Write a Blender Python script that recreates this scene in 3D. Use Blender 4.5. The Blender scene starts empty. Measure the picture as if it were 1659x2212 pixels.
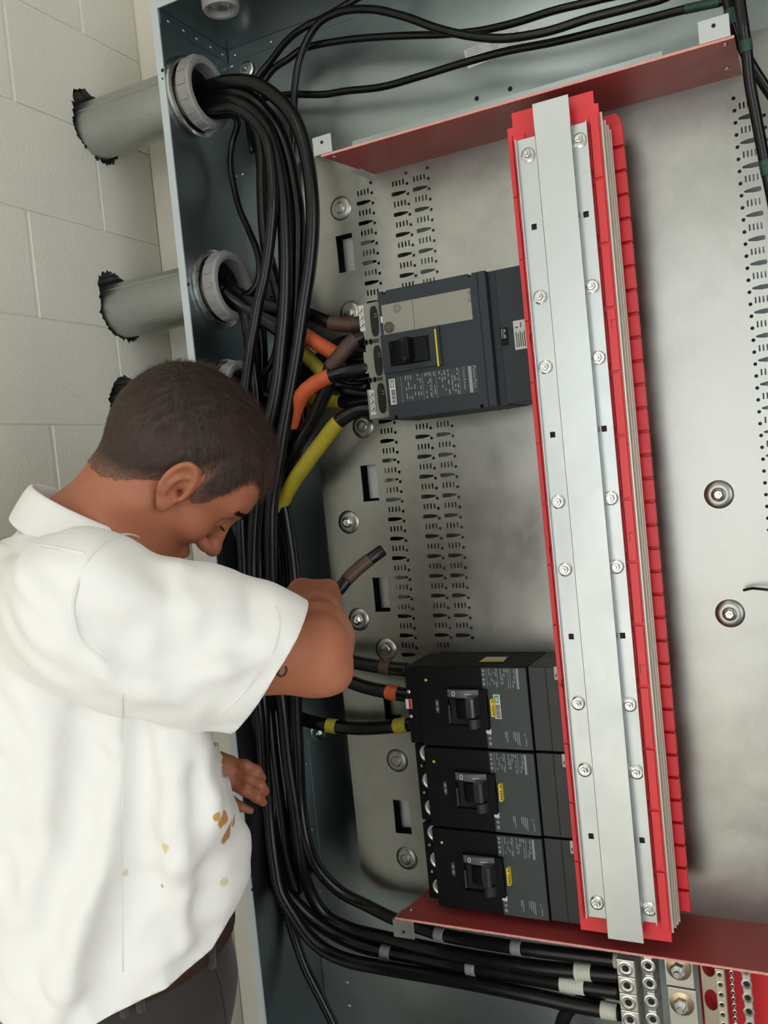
import bpy, bmesh, math, random
import numpy as np
from mathutils import Vector, Matrix
C = bpy.context.scene.collection
SC = bpy.context.scene
random.seed(7); RNG = np.random.default_rng(7)

# ------------------------------------------------------------------ camera
# Working coordinates: X along the panel, Y into the wall, Z up, the eye at the origin.
# Everything is lifted by EYE at the very end so that the floor lies at z = 0.
EYE = 1.6
FPX = 1950.0                                   # focal length in pixels of the 1659 x 2212 frame
YAW, PITCH, ROLL = math.radians(26.96), math.radians(-2.34), math.radians(-5.68)
cy_, sy_ = math.cos(YAW), math.sin(YAW)
FW = np.array([-sy_*math.cos(PITCH), cy_*math.cos(PITCH), math.sin(PITCH)])
_r = np.array([cy_, sy_, 0.0]); _u = np.cross(_r, FW)
RT = math.cos(ROLL)*_r + math.sin(ROLL)*_u     # camera right
UP = -math.sin(ROLL)*_r + math.cos(ROLL)*_u    # camera up
cam = bpy.data.cameras.new('camera')
cam.sensor_fit = 'VERTICAL'; cam.sensor_height = 36.0
cam.lens = FPX/2212*36.0
cam.clip_start = 0.02
camo = bpy.data.objects.new('camera', cam); C.objects.link(camo)
M = Matrix(((RT[0], UP[0], -FW[0], 0), (RT[1], UP[1], -FW[1], 0), (RT[2], UP[2], -FW[2], EYE), (0, 0, 0, 1)))
camo.matrix_world = M
SC.camera = camo

# ------------------------------------------------------------------ light
SC.view_settings.view_transform = 'Standard'; SC.view_settings.look = 'None'
SC.view_settings.gamma = 1; SC.view_settings.use_curve_mapping = False
SC.view_settings.exposure = 1.18
SC.cycles.use_denoising = True
SC.cycles.max_bounces = 8; SC.cycles.caustics_reflective = False; SC.cycles.caustics_refractive = False
W = bpy.data.worlds.new('sky'); SC.world = W; W.use_nodes = True
W.node_tree.nodes['Background'].inputs[0].default_value = (0.93, 0.97, 1.0, 1)
W.node_tree.nodes['Background'].inputs[1].default_value = 1.5
def area(name, loc, target, sx, sy, power, col):
    l = bpy.data.lights.new(name, 'AREA'); l.shape = 'RECTANGLE'; l.size = sx; l.size_y = sy
    l.energy = power; l.color = col
    o = bpy.data.objects.new(name, l); C.objects.link(o)
    d = Vector(target)-Vector(loc)
    o.matrix_world = Matrix.Translation(Vector(loc)+Vector((0, 0, EYE))) @ d.to_track_quat('-Z', 'Y').to_matrix().to_4x4()
    return o
# daylight through the wide open doorway behind the camera, and an assumed ceiling strip lamp
sun = bpy.data.lights.new('sun', 'SUN'); sun.energy = 7.0; sun.angle = .01; sun.color = (1.0, .96, .88)
suno = bpy.data.objects.new('sun', sun); C.objects.link(suno)
suno.rotation_euler = Vector((-.25, .80, -.62)).to_track_quat('-Z', 'Y').to_euler()

# ------------------------------------------------------------------ helpers
def ray(x, y): return (x-829.5)/FPX*RT - (y-1106)/FPX*UP + FW
def pY(x, y, Y): d = ray(x, y); return d*(Y/d[1])
def pX(x, y, X): d = ray(x, y); return d*(X/d[0])
def pZ(x, y, Z): d = ray(x, y); return d*(Z/d[2])
def pD(x, y, D): return ray(x, y)*D
def proj(P):
    P = np.asarray(P, float); z = P@FW
    return np.stack([829.5+FPX*(P@RT)/z, 1106-FPX*(P@UP)/z], -1)
def rect(x0, y0, x1, y1, Y):
    a = pY(x0, y0, Y); b = pY(x1, y1, Y)
    return a[0], b[0], b[2], a[2]              # X0, X1, Z0, Z1
TOPS = []
def base(o, parent):
    if parent is None: TOPS.append(o)
    else: o.parent = parent
    C.objects.link(o); return o
def prop(o, label=None, cat=None, group=None, kind=None):
    if label: o['label'] = label
    if cat: o['category'] = cat
    if group: o['group'] = group
    if kind: o['kind'] = kind
    return o
def thing(name, loc, label, cat, group=None):
    o = bpy.data.objects.new(name, None); o.empty_display_size = .05
    o.location = Vector(loc); base(o, None)
    return prop(o, label, cat, group)
def rootloc(p):
    L = Vector((0, 0, 0))
    while p is not None: L = L+p.location; p = p.parent
    return L
def mk(name, v, f, mat, parent=None, smooth=False, bevel=0, seg=2, origin=None, sub=0, solid=0):
    """one mesh object; vertices come in working coordinates"""
    v = np.asarray(v, float)
    L = rootloc(parent)
    if parent is None: L = Vector(origin if origin is not None else (v.mean(0)[0], v.mean(0)[1], v[:, 2].min()))
    me = bpy.data.meshes.new(name)
    me.from_pydata((v-np.array(L)).tolist(), [], [list(map(int, q)) for q in f]); me.update()
    if smooth: me.polygons.foreach_set('use_smooth', [True]*len(me.polygons))
    if mat is not None: me.materials.append(mat)
    o = bpy.data.objects.new(name, me)
    if parent is None: o.location = L
    base(o, parent)
    if solid:
        m = o.modifiers.new('solid', 'SOLIDIFY'); m.thickness = solid; m.offset = -1
    if bevel:
        m = o.modifiers.new('bevel', 'BEVEL'); m.width = bevel; m.segments = seg; m.limit_method = 'ANGLE'; m.angle_limit = .6
        m.harden_normals = False
    if sub:
        m = o.modifiers.new('sub', 'SUBSURF'); m.levels = sub; m.render_levels = sub
    return o
class MB:
    def __init__(s): s.v = []; s.f = []
    def add(s, v, f):
        n = len(s.v); s.v += [tuple(map(float, p)) for p in v]; s.f += [[i+n for i in q] for q in f]; return s
    def box(s, x0, x1, y0, y1, z0, z1):
        v = [(x, y, z) for z in (z0, z1) for y in (y0, y1) for x in (x0, x1)]
        return s.add(v, [(0, 2, 3, 1), (4, 5, 7, 6), (0, 1, 5, 4), (2, 6, 7, 3), (0, 4, 6, 2), (1, 3, 7, 5)])
    def prismY(s, poly, y0, y1):               # polygon in X,Z pushed along Y
        n = len(poly); v = [(x, y0, z) for x, z in poly]+[(x, y1, z) for x, z in poly]
        f = [list(range(n)), list(range(2*n-1, n-1, -1))]+[(i, i+n, (i+1) % n+n, (i+1) % n) for i in range(n)]
        return s.add(v, f)
    def prismZ(s, poly, z0, z1):               # polygon in X,Y pushed along Z
        n = len(poly); v = [(x, y, z0) for x, y in poly]+[(x, y, z1) for x, y in poly]
        f = [list(range(n-1, -1, -1)), list(range(n, 2*n))]+[(i, (i+1) % n, (i+1) % n+n, i+n) for i in range(n)]
        return s.add(v, f)
    def lathe(s, prof, c, axis, n=24, cap=True):   # prof: (radius, height along axis) pairs
        a = Vector(axis).normalized(); t = a.orthogonal().normalized(); b = a.cross(t); c = Vector(c); v = []; f = []
        for r, h in prof:
            for k in range(n):
                q = 2*math.pi*k/n; v.append(c+a*h+(t*math.cos(q)+b*math.sin(q))*r)
        m = len(prof)
        for i in range(m-1):
            for k in range(n):
                k2 = (k+1) % n; f.append((i*n+k, i*n+k2, (i+1)*n+k2, (i+1)*n+k))
        if cap: f.append(list(range(n-1, -1, -1))); f.append(list(range((m-1)*n, m*n)))
        return s.add(v, f)
    def tube(s, P, r, n=12, cap=True):
        P = np.asarray(P, float); m = len(P); R = np.full(m, r) if np.isscalar(r) else np.asarray(r)
        T = np.gradient(P, axis=0); T /= np.linalg.norm(T, axis=1)[:, None]+1e-12
        N = np.cross(T[0], [0.3, 0.9, 0.2]); N /= np.linalg.norm(N); v = []
        for i in range(m):
            N = N-T[i]*(N@T[i]); N /= np.linalg.norm(N)+1e-12; B = np.cross(T[i], N)
            for k in range(n):
                q = 2*math.pi*k/n; v.append(P[i]+(N*math.cos(q)+B*math.sin(q))*R[i])
        f = [(i*n+k, i*n+(k+1) % n, (i+1)*n+(k+1) % n, (i+1)*n+k) for i in range(m-1) for k in range(n)]
        if cap: f += [list(range(n-1, -1, -1)), list(range((m-1)*n, m*n))]
        return s.add(v, f)
    def out(s, name, mat, parent=None, **k): return mk(name, s.v, s.f, mat, parent, **k)
def spline(pts, per=8):
    P = np.asarray(pts, float); Q = np.vstack([2*P[0]-P[1], P, 2*P[-1]-P[-2]]); out = []
    for i in range(1, len(Q)-2):
        p0, p1, p2, p3 = Q[i-1:i+3]
        t0 = 0; t1 = t0+max(np.linalg.norm(p1-p0), 1e-6)**.5; t2 = t1+max(np.linalg.norm(p2-p1), 1e-6)**.5; t3 = t2+max(np.linalg.norm(p3-p2), 1e-6)**.5
        for t in np.linspace(t1, t2, per, endpoint=False):
            A1 = (t1-t)/(t1-t0)*p0+(t-t0)/(t1-t0)*p1; A2 = (t2-t)/(t2-t1)*p1+(t-t1)/(t2-t1)*p2; A3 = (t3-t)/(t3-t2)*p2+(t-t2)/(t3-t2)*p3
            B1 = (t2-t)/(t2-t0)*A1+(t-t0)/(t2-t0)*A2; B2 = (t3-t)/(t3-t1)*A2+(t-t1)/(t3-t1)*A3
            out.append((t2-t)/(t2-t1)*B1+(t-t1)/(t2-t1)*B2)
    out.append(P[-1]); return np.array(out)
def box(name, x0, x1, y0, y1, z0, z1, mat, parent=None, bevel=0, **k):
    return MB().box(x0, x1, y0, y1, z0, z1).out(name, mat, parent, bevel=bevel, **k)
def text(name, s, loc, size, mat, parent, rot=(math.pi/2, 0, 0), align='LEFT'):
    cu = bpy.data.curves.new(name, 'FONT'); cu.body = s; cu.size = size; cu.align_x = align; cu.extrude = .00015
    cu.materials.append(mat); cu.resolution_u = 3
    t = bpy.data.objects.new('t', cu); C.objects.link(t); bpy.context.view_layer.update()
    me = bpy.data.meshes.new_from_object(t.evaluated_get(bpy.context.evaluated_depsgraph_get()))
    bpy.data.objects.remove(t)
    o = bpy.data.objects.new(name, me); o.location = Vector(loc)-rootloc(parent); o.rotation_euler = rot
    o['kind'] = 'stuff'
    return base(o, parent)

# ------------------------------------------------------------------ materials
def nodes(name):
    m = bpy.data.materials.new(name); m.use_nodes = True; nt = m.node_tree
    return m, nt, nt.nodes['Principled BSDF']
def mat(name, col, rough=.5, metal=0, var=.08, scale=30, bump=0, bscale=200, spec=.5, coat=0, rvar=.1):
    m, nt, b = nodes(name); N = nt.nodes; L = nt.links
    tc = N.new('ShaderNodeTexCoord')
    n = N.new('ShaderNodeTexNoise'); n.inputs['Scale'].default_value = scale; n.inputs['Detail'].default_value = 5
    L.new(tc.outputs['Object'], n.inputs['Vector'])
    mx = N.new('ShaderNodeMix'); mx.data_type = 'RGBA'
    mx.inputs[6].default_value = (*[c*(1-var) for c in col], 1); mx.inputs[7].default_value = (*[min(1, c*(1+var)) for c in col], 1)
    L.new(n.outputs['Fac'], mx.inputs[0]); L.new(mx.outputs[2], b.inputs['Base Color'])
    mr = N.new('ShaderNodeMapRange'); mr.inputs[3].default_value = max(0, rough-rvar); mr.inputs[4].default_value = min(1, rough+rvar)
    L.new(n.outputs['Fac'], mr.inputs[0]); L.new(mr.outputs[0], b.inputs['Roughness'])
    b.inputs['Metallic'].default_value = metal; b.inputs['Specular IOR Level'].default_value = spec
    if coat: b.inputs['Coat Weight'].default_value = coat; b.inputs['Coat Roughness'].default_value = .15
    if bump:
        n2 = N.new('ShaderNodeTexNoise'); n2.inputs['Scale'].default_value = bscale; n2.inputs['Detail'].default_value = 4
        L.new(tc.outputs['Object'], n2.inputs['Vector'])
        bp = N.new('ShaderNodeBump'); bp.inputs['Strength'].default_value = bump; bp.inputs['Distance'].default_value = .002
        L.new(n2.outputs['Fac'], bp.inputs['Height']); L.new(bp.outputs[0], b.inputs['Normal'])
    return m
def galv(name, col, rough=.33, spang=.10, wav=.25, rv=.08):
    """galvanised sheet: spangle cells, a soft waviness and fine grain"""
    m, nt, b = nodes(name); N = nt.nodes; L = nt.links
    tc = N.new('ShaderNodeTexCoord')
    vo = N.new('ShaderNodeTexVoronoi'); vo.inputs['Scale'].default_value = 55; vo.inputs['Randomness'].default_value = 1
    L.new(tc.outputs['Object'], vo.inputs['Vector'])
    n = N.new('ShaderNodeTexNoise'); n.inputs['Scale'].default_value = 9; n.inputs['Detail'].default_value = 6
    L.new(tc.outputs['Object'], n.inputs['Vector'])
    sp = N.new('ShaderNodeSeparateColor'); L.new(vo.outputs['Color'], sp.inputs[0])
    ad = N.new('ShaderNodeMath'); ad.operation = 'MULTIPLY_ADD'; ad.inputs[1].default_value = .14
    L.new(sp.outputs[0], ad.inputs[0]); L.new(n.outputs['Fac'], ad.inputs[2])
    mr = N.new('ShaderNodeMapRange'); mr.inputs[1].default_value = .3; mr.inputs[2].default_value = .95
    L.new(ad.outputs[0], mr.inputs[0])
    mx = N.new('ShaderNodeMix'); mx.data_type = 'RGBA'
    mx.inputs[6].default_value = (*[c*(1-spang) for c in col], 1); mx.inputs[7].default_value = (*[min(1, c*(1+spang)) for c in col], 1)
    L.new(mr.outputs[0], mx.inputs[0]); L.new(mx.outputs[2], b.inputs['Base Color'])
    r2 = N.new('ShaderNodeMapRange'); r2.inputs[3].default_value = rough-rv; r2.inputs[4].default_value = rough+rv
    L.new(mr.outputs[0], r2.inputs[0]); L.new(r2.outputs[0], b.inputs['Roughness'])
    b.inputs['Metallic'].default_value = 1.0
    n3 = N.new('ShaderNodeTexNoise'); n3.inputs['Scale'].default_value = 4.5; n3.inputs['Detail'].default_value = 2
    L.new(tc.outputs['Object'], n3.inputs['Vector'])
    bp = N.new('ShaderNodeBump'); bp.inputs['Strength'].default_value = wav; bp.inputs['Distance'].default_value = .02
    L.new(n3.outputs['Fac'], bp.inputs['Height']); L.new(bp.outputs[0], b.inputs['Normal'])
    return m
MT = {}
MT['galv_box'] = galv('galvanised_enclosure', (.29, .325, .33), .31, .05, .07, .012)
MT['galv_back'] = galv('galvanised_back_lit', (.34, .39, .395), .36, .06, .12, .03)  # lighter copy of the enclosure sheet: the back's brighter light put into the colour
MT['galv_pan'] = galv('galvanised_pan', (.40, .40, .37), .36, .16, .25, .05)
MT['galv_strip'] = galv('galvanised_strip', (.55, .58, .58), .42, .05, .05)
MT['flange'] = mat('painted_flange', (.58, .65, .67), .45, .2, .05)
MT['zinc'] = mat('zinc_hardware', (.74, .74, .71), .25, 1, .1, 60)
MT['tin'] = mat('tinned_aluminium', (.70, .68, .62), .38, .9, .1, 50)
MT['conduit'] = galv('conduit_steel', (.46, .48, .455), .42, .08, .03)
MT['bushing'] = mat('grey_plastic_bushing', (.30, .29, .28), .5, 0, .05)
MT['red'] = mat('red_insulator', (.78, .035, .045), .38, 0, .05, 20)
MT['red_board'] = mat('red_fibreglass_board', (.40, .055, .05), .42, 0, .10, 14, .05, 60)
MT['red_edge'] = mat('cut_fibre_edge', (.78, .36, .30), .8, 0, .2, 150)
MT['slate'] = mat('slate_plastic', (.026, .033, .041), .5, 0, .08, 200, .08, 900, spec=.35)
MT['black'] = mat('black_plastic', (.005, .005, .006), .5, 0, .1, 60, spec=.16)
MT['greyface'] = mat('grey_label_face', (.052, .063, .061), .45, 0, .05, spec=.35)
MT['strip_grey'] = mat('grey_marking_strip', (.115, .13, .13), .4)
MT['pale_print'] = mat('pale_grey_print', (.30, .30, .29), .6)
MT['beige'] = mat('beige_grey_plastic', (.30, .29, .24), .5, 0, .04)
MT['dial'] = mat('dark_dial', (.085, .08, .06), .4)
MT['olive'] = mat('olive_grey_plastic', (.27, .265, .225), .5, 0, .04)
MT['dark'] = mat('hole_shade_and_joint', (.006, .006, .007), .7, 0, .1)  # near-black colour standing for the shade inside holes; also a dark joint
MT['white'] = mat('white_sticker', (.72, .72, .68), .5, 0, .03)
MT['paper'] = mat('white_paper', (.90, .90, .87), .5, 0, .02)
MT['print'] = mat('dark_print', (.05, .05, .05), .6)
MT['lightprint'] = mat('light_print', (.30, .32, .32), .6)
MT['yellow'] = mat('yellow_sticker', (.75, .60, .03), .5, 0, .05)
MT['green'] = mat('green_sticker', (.03, .25, .13), .5, 0, .05)
MT['redspot'] = mat('red_button', (.55, .02, .02), .4)
MT['cable'] = mat('black_cable_jacket', (.005, .005, .0055), .25, 0, .25, 40, .06, 400, spec=.36, rvar=.07)
MT['t_brown'] = mat('brown_tape', (.075, .036, .026), .45, 0, .15, 90, .15, 300)
MT['t_orange'] = mat('orange_tape', (.62, .115, .035), .5, 0, .15, 90, .2, 300)
MT['t_yellow'] = mat('yellow_tape', (.43, .35, .025), .5, 0, .15, 90, .2, 300)
MT['t_grey'] = mat('grey_tape', (.25, .26, .25), .5, 0, .1, 90)
MT['t_white'] = mat('white_tape', (.62, .62, .52), .55, 0, .08, 90, .2, 200)
MT['t_green'] = mat('green_tape', (.015, .06, .045), .5, 0, .1, 90)
MT['copper'] = mat('copper', (.80, .36, .25), .35, 1, .1, 300)
MT['brass'] = mat('bus_edge', (.86, .80, .68), .4, .6, .1, 80)
MT['brown'] = mat('brown_insulation', (.050, .030, .018), .6, 0, .15, 50)
MT['cream'] = mat('cream_metal_plate', (.62, .53, .40), .45, .5, .06, 30)
def wallmat(name, col, bump):
    m = mat(name, col, .55, 0, .04, 6)
    nt = m.node_tree; N = nt.nodes; L = nt.links; b = N['Principled BSDF']
    tc = N.new('ShaderNodeTexCoord'); n = N.new('ShaderNodeTexNoise'); n.inputs['Scale'].default_value = 160; n.inputs['Detail'].default_value = 3
    L.new(tc.outputs['Object'], n.inputs['Vector'])
    vo = N.new('ShaderNodeTexVoronoi'); vo.inputs['Scale'].default_value = 90; L.new(tc.outputs['Object'], vo.inputs['Vector'])
    rp = N.new('ShaderNodeMapRange'); rp.inputs[1].default_value = .0; rp.inputs[2].default_value = .16; rp.inputs[3].default_value = 1.2; rp.inputs[4].default_value = 0
    L.new(vo.outputs['Distance'], rp.inputs[0])
    ad = N.new('ShaderNodeMath'); L.new(n.outputs['Fac'], ad.inputs[0]); L.new(rp.outputs[0], ad.inputs[1])
    bp = N.new('ShaderNodeBump'); bp.inputs['Strength'].default_value = bump; bp.inputs['Distance'].default_value = .0025
    L.new(ad.outputs[0], bp.inputs['Height']); L.new(bp.outputs[0], b.inputs['Normal'])
    return m
MT['cmu'] = wallmat('painted_block', (.80, .785, .69), .40)
MT['backwall'] = wallmat('painted_back_wall', (.84, .80, .69), .12)
MT['mortar'] = wallmat('painted_mortar', (.80, .785, .69), .25)
MT['raw'] = mat('raw_concrete', (.22, .21, .18), .95, 0, .4, 90, .8, 150)
MT['floor'] = mat('concrete_floor', (.30, .29, .27), .7, 0, .12, 5, .2, 60)
# ------------------------------------------------------------------ the room
XW, YB, ZF, ZC, XR, YF = -1.333, 1.64, -EYE, 1.45, 2.7, -3.1
def struct(o): o['kind'] = 'structure'; return o
floor = struct(box('floor', XW-.3, XR+.1, YF-2.5, YB+.2, ZF-.1, ZF, MT['floor']))
ceiling = struct(box('ceiling', XW-.2, XR+.1, YF, YB+.2, ZC, ZC+.1, mat('ceiling_paint', (.75, .74, .70), .8)))
wall_back = struct(box('wall_back', XW-.19, XR+.1, YB, YB+.15, ZF, ZC, MT['backwall']))
# daylight comes in through a wide opening, added in the unseen right wall to light the left one, and the open doorway behind the camera
wall_right = struct(MB().box(XR, XR+.15, YF, -2.6, ZF, ZC).box(XR, XR+.15, -.1, YB, ZF, ZC).box(XR, XR+.15, -2.6, -.1, 1.25, ZC).out('wall_right', mat('right_wall_paint', (.45, .46, .44), .8)))
wr = MB().box(XW, -1.25, YF-.15, YF, ZF, ZC).box(.25, XR, YF-.15, YF, ZF, ZC).box(-1.25, .25, YF-.15, YF, 1.2, ZC)
wall_rear = struct(wr.out('wall_rear', mat('rear_wall_paint', (.50, .50, .47), .8)))
def cutter(cyz, R, seed, x0, x1):
    rg = np.random.default_rng(seed); n = 90; b = MB(); V = []
    k = rg.normal(0, .0022, n)+.004*np.convolve(rg.normal(0, 1, n+8), np.ones(9)/4.5, 'valid')
    for x in (x0, x1):
        for i in range(n):
            a = 2*math.pi*i/n
            r = R+k[i]+(.016*max(0, math.cos(a-2.0))**6)+(.010*max(0, math.cos(a+1.05))**8)
            V.append((x, cyz[0]+r*math.cos(a), cyz[1]+r*math.sin(a)))
    F = [list(range(n-1, -1, -1)), list(range(n, 2*n))]+[(i, (i+1) % n, (i+1) % n+n, i+n) for i in range(n)]
    me = bpy.data.meshes.new('cut'); me.from_pydata(V, [], F); me.materials.append(MT['raw'])
    o = bpy.data.objects.new('cut', me); C.objects.link(o); return o
CONDUITS = [(1.478, .775), (1.495, .402), (1.495, .186)]
CUTS = [cutter((y-.004, z+.003), .0615, 3+i, XW-.10, XW+.05) for i, (y, z) in enumerate(CONDUITS)]
def bool_cut(o, cuts):
    for c in cuts:
        m = o.modifiers.new('b', 'BOOLEAN'); m.object = c; m.operation = 'DIFFERENCE'; m.solver = 'EXACT'
        m.material_mode = 'TRANSFER'
    bpy.context.view_layer.update()
    me = bpy.data.meshes.new_from_object(o.evaluated_get(bpy.context.evaluated_depsgraph_get()))
    o.modifiers.clear(); o.data = me
wall_left = struct(box('wall_left', XW-.19, XW-.0025, YF, YB, ZF, ZC, MT['mortar']))
bpy.context.view_layer.update()
bool_cut(wall_left, CUTS)
blk = None; COURSE, BLK = .2032, .4064
for ci in range(-9, 7):
    z0 = .158+COURSE*ci; z1 = z0+COURSE
    if z0 >= ZC or z1 <= ZF: continue
    z0, z1 = max(z0, ZF), min(z1, ZC)
    y = (1.466 if ci % 2 == 0 else 1.264)
    ys = [y-BLK*k for k in range(0, 12)]
    spans = [(ys[0], YB)]+[(ys[k+1], ys[k]) for k in range(11)]
    for a, b in spans:
        if b <= YF+.05: continue
        a = max(a, YF)
        full = abs((b-a)-BLK) < 1e-6 and abs(z1-z0-COURSE) < 1e-6
        hit = [c for c, (cyy, czz) in zip(CUTS, CONDUITS) if a-.09 < cyy < b+.09 and z0-.09 < czz < z1+.09]
        if full and not hit and blk is not None:
            o = blk.copy(); o.name = 'concrete_block'; base(o, wall_left)
            o.location = blk.location+Vector((0, a-blk_a, z0-blk_z)); continue
        o = box('concrete_block', XW-.02, XW, a+.0035, b-.0035, z0+.0012, z1-.0012, MT['cmu'], wall_left)
        if hit:
            bpy.context.view_layer.update(); bool_cut(o, hit)
        m = o.modifiers.new('bevel', 'BEVEL'); m.width = .0025; m.segments = 2; m.limit_method = 'ANGLE'; m.angle_limit = 1.2
        if full and not hit: blk, blk_a, blk_z = o, a, z0
for c in CUTS: bpy.data.objects.remove(c)

# ------------------------------------------------------------------ sheets with real holes
def sheet(name, outline, holes, th, place, m, parent):
    """flat sheet: outline and holes are closed (u, v) polygons, place maps (u, v, w) to working coordinates"""
    cu = bpy.data.curves.new('s', 'CURVE'); cu.dimensions = '2D'; cu.fill_mode = 'BOTH'; cu.extrude = th/2
    for poly in [outline]+holes:
        s = cu.splines.new('POLY'); s.points.add(len(poly)-1); s.use_cyclic_u = True
        s.points.foreach_set('co', np.array([(a, b, 0, 1) for a, b in poly], float).ravel())
    o = bpy.data.objects.new('s', cu); C.objects.link(o); bpy.context.view_layer.update()
    me = bpy.data.meshes.new_from_object(o.evaluated_get(bpy.context.evaluated_depsgraph_get()))
    v = np.array([place(*p.co) for p in me.vertices]); f = [list(p.vertices) for p in me.polygons]
    bpy.data.objects.remove(o); bpy.data.curves.remove(cu)
    ob = mk(name, v, f, m, parent)
    bm = bmesh.new(); bm.from_mesh(ob.data); bmesh.ops.remove_doubles(bm, verts=bm.verts, dist=1e-5)
    bmesh.ops.recalc_face_normals(bm, faces=bm.faces); bm.to_mesh(ob.data); bm.free()
    return ob
def ngon(u, v, r, n=10, a0=0): return [(u+r*math.cos(a0+2*math.pi*k/n), v+r*math.sin(a0+2*math.pi*k/n)) for k in range(n)]
def quad(u0, u1, v0, v1): return [(u0, v0), (u1, v0), (u1, v1), (u0, v1)]

# ------------------------------------------------------------------ enclosure
XL, YE, ZT, ZBOT, XE, YFL = -1.0855, 1.62, .918, -1.32, .075, 1.405
enc = thing('electrical_enclosure', (-.5, YE, ZBOT), 'tall galvanised steel switchboard enclosure open at the front, fixed to the back wall', 'enclosure')
box('back_panel', XL-.002, XE, YE, YE+.003, ZBOT, ZT+.002, MT['galv_back'], enc)
sheet('side_panel', quad(YFL, YE, ZBOT, ZT), [ngon(y, z, .0555, 40) for y, z in CONDUITS], .002, lambda u, v, w: (XL-.001+w, u, v), MT['galv_box'], enc)
box('side_panel', XE, XE+.002, YFL, YE, ZBOT, ZT, MT['galv_box'], enc)
box('top_panel', XL, XE, YFL, YE, ZT, ZT+.002, MT['galv_box'], enc)
box('bottom_panel', XL, XE, YFL, YE, ZBOT-.002, ZBOT, MT['galv_box'], enc)
b = MB()
b.box(XL-.0155, XL, YFL-.003, YFL, ZBOT-.014, ZT+.014); b.box(XE, XE+.014, YFL-.003, YFL, ZBOT-.014, ZT+.014)
b.box(XL, XE, YFL-.003, YFL, ZT, ZT+.014); b.box(XL, XE, YFL-.003, YFL, ZBOT-.014, ZBOT)
b.out('front_flange', MT['flange'], enc)
for (x, y, r) in ((351, 152, .0035), (351, 170, .002), (407, 614, .0035), (420, 730, .002), (534, 1813, .002), (545, 1922, .0032), (541, 1893, .0012)):
    p = pY(x, y, YFL-.003)
    MB().lathe([(r, -.0004), (r, .0004)], p, (0, -1, 0), 12).out('screw_hole_shade', MT['dark'], enc)  # flat dark disc painted as the shade of a hole
box('corner_strip', XL, XL+.0018, YFL+.002, YE-.002, ZT-.026, ZT-.0005, MT['galv_box'], enc)
box('corner_strip', XL+.004, XE-.01, YE-.0018, YE, ZT-.026, ZT-.0005, MT['galv_back'], enc)
box('corner_strip', XL+.002, XL+.024, YE-.0016, YE, ZBOT+.01, -.55, MT['galv_back'], enc)
for yy in (1.43, 1.475, 1.515, 1.56, 1.60):
    MB().lathe([(.004, 0), (.003, .0012), (.0012, .0016)], (XL+.0018, yy, ZT-.014), (1, 0, 0), 8).out('clinch', MT['zinc'], enc, smooth=True)
for xx in (XL+.02, XL+.11, XL+.3, XL+.5): MB().lathe([(.004, 0), (.003, .0012), (.0012, .0016)], (xx, YE-.0018, ZT-.014), (0, -1, 0), 8).out('clinch', MT['zinc'], enc, smooth=True)
for x, y in ((555, 310), (523, 376), (500, 143), (693, 1925), (705, 2063), (750, 2123), (755, 2173), (849, 2105), (663, 1651), (676, 1793), (1074, 2103)):
    MB().lathe([(.0045, 0), (.0035, .0015), (.0012, .002)], pY(x, y, YE), (0, -1, 0), 8).out('rivet', MT['zinc'], enc, smooth=True)
for x, y in ((1102, 192), (1030, 213)):
    MB().lathe([(.0045, -.0003), (.0045, .0004)], pY(x, y, YE), (0, -1, 0), 12).out('screw_hole_shade', MT['dark'], enc)  # dark disc on the sheet, hole shade without a hole
def hexbolt(p, axis, rw, rh, m, parent, name='bolt', h=.006):
    b = MB().lathe([(rw, 0), (rw, .0015), (rw*.75, .0028)], p, axis, 24)
    q = Vector(p)+Vector(axis)*.0024
    b.lathe([(rh, 0), (rh, h*.8), (rh*.86, h)], q, axis, 6)
    b.lathe([(rh*.48, 0), (rh*.48, h*1.7), (rh*.40, h*1.85)], q, axis, 12)
    return b.out(name, m, parent)
for x, y in ((533, 150), (677, 343), (687, 1583)):
    hexbolt(pY(x, y, YE-.004), (0, -1, 0), .017, .0085, MT['zinc'], enc, 'mounting_bolt', .007)
# paper label stuck high on the back panel
lab = [pY(*q, YE-.0006) for q in ((1001.5, 109), (1139, 59), (1147, 94), (1011, 149))]
lb = mk('paper_label', lab, [(3, 2, 1, 0)], MT['paper'], enc)
def quadpt(u, v): return lab[0]*(1-u)*(1-v)+lab[1]*u*(1-v)+lab[2]*u*v+lab[3]*(1-u)*v
b = MB()
def pline(u0, u1, v0, v1):
    q = [quadpt(u, v)-np.array([0, .0005, 0]) for u, v in ((u0, v0), (u1, v0), (u1, v1), (u0, v1))]; b.add(q, [(3, 2, 1, 0)])
for k in range(7): pline(.04, .04+RNG.uniform(.1, .24), .10+k*.12, .125+k*.12)
for k in range(4): pline(.42, .42+RNG.uniform(.06, .14), .2+k*.14, .225+k*.14)
for k in range(6): pline(.66, .66+RNG.uniform(.12, .26), .18+k*.12, .20+k*.12)
pline(.42, .58, .70, .78); pline(.8, .86, .04, .12)
b.out('label_print', MT['pale_print'], lb)['kind'] = 'stuff'

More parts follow.
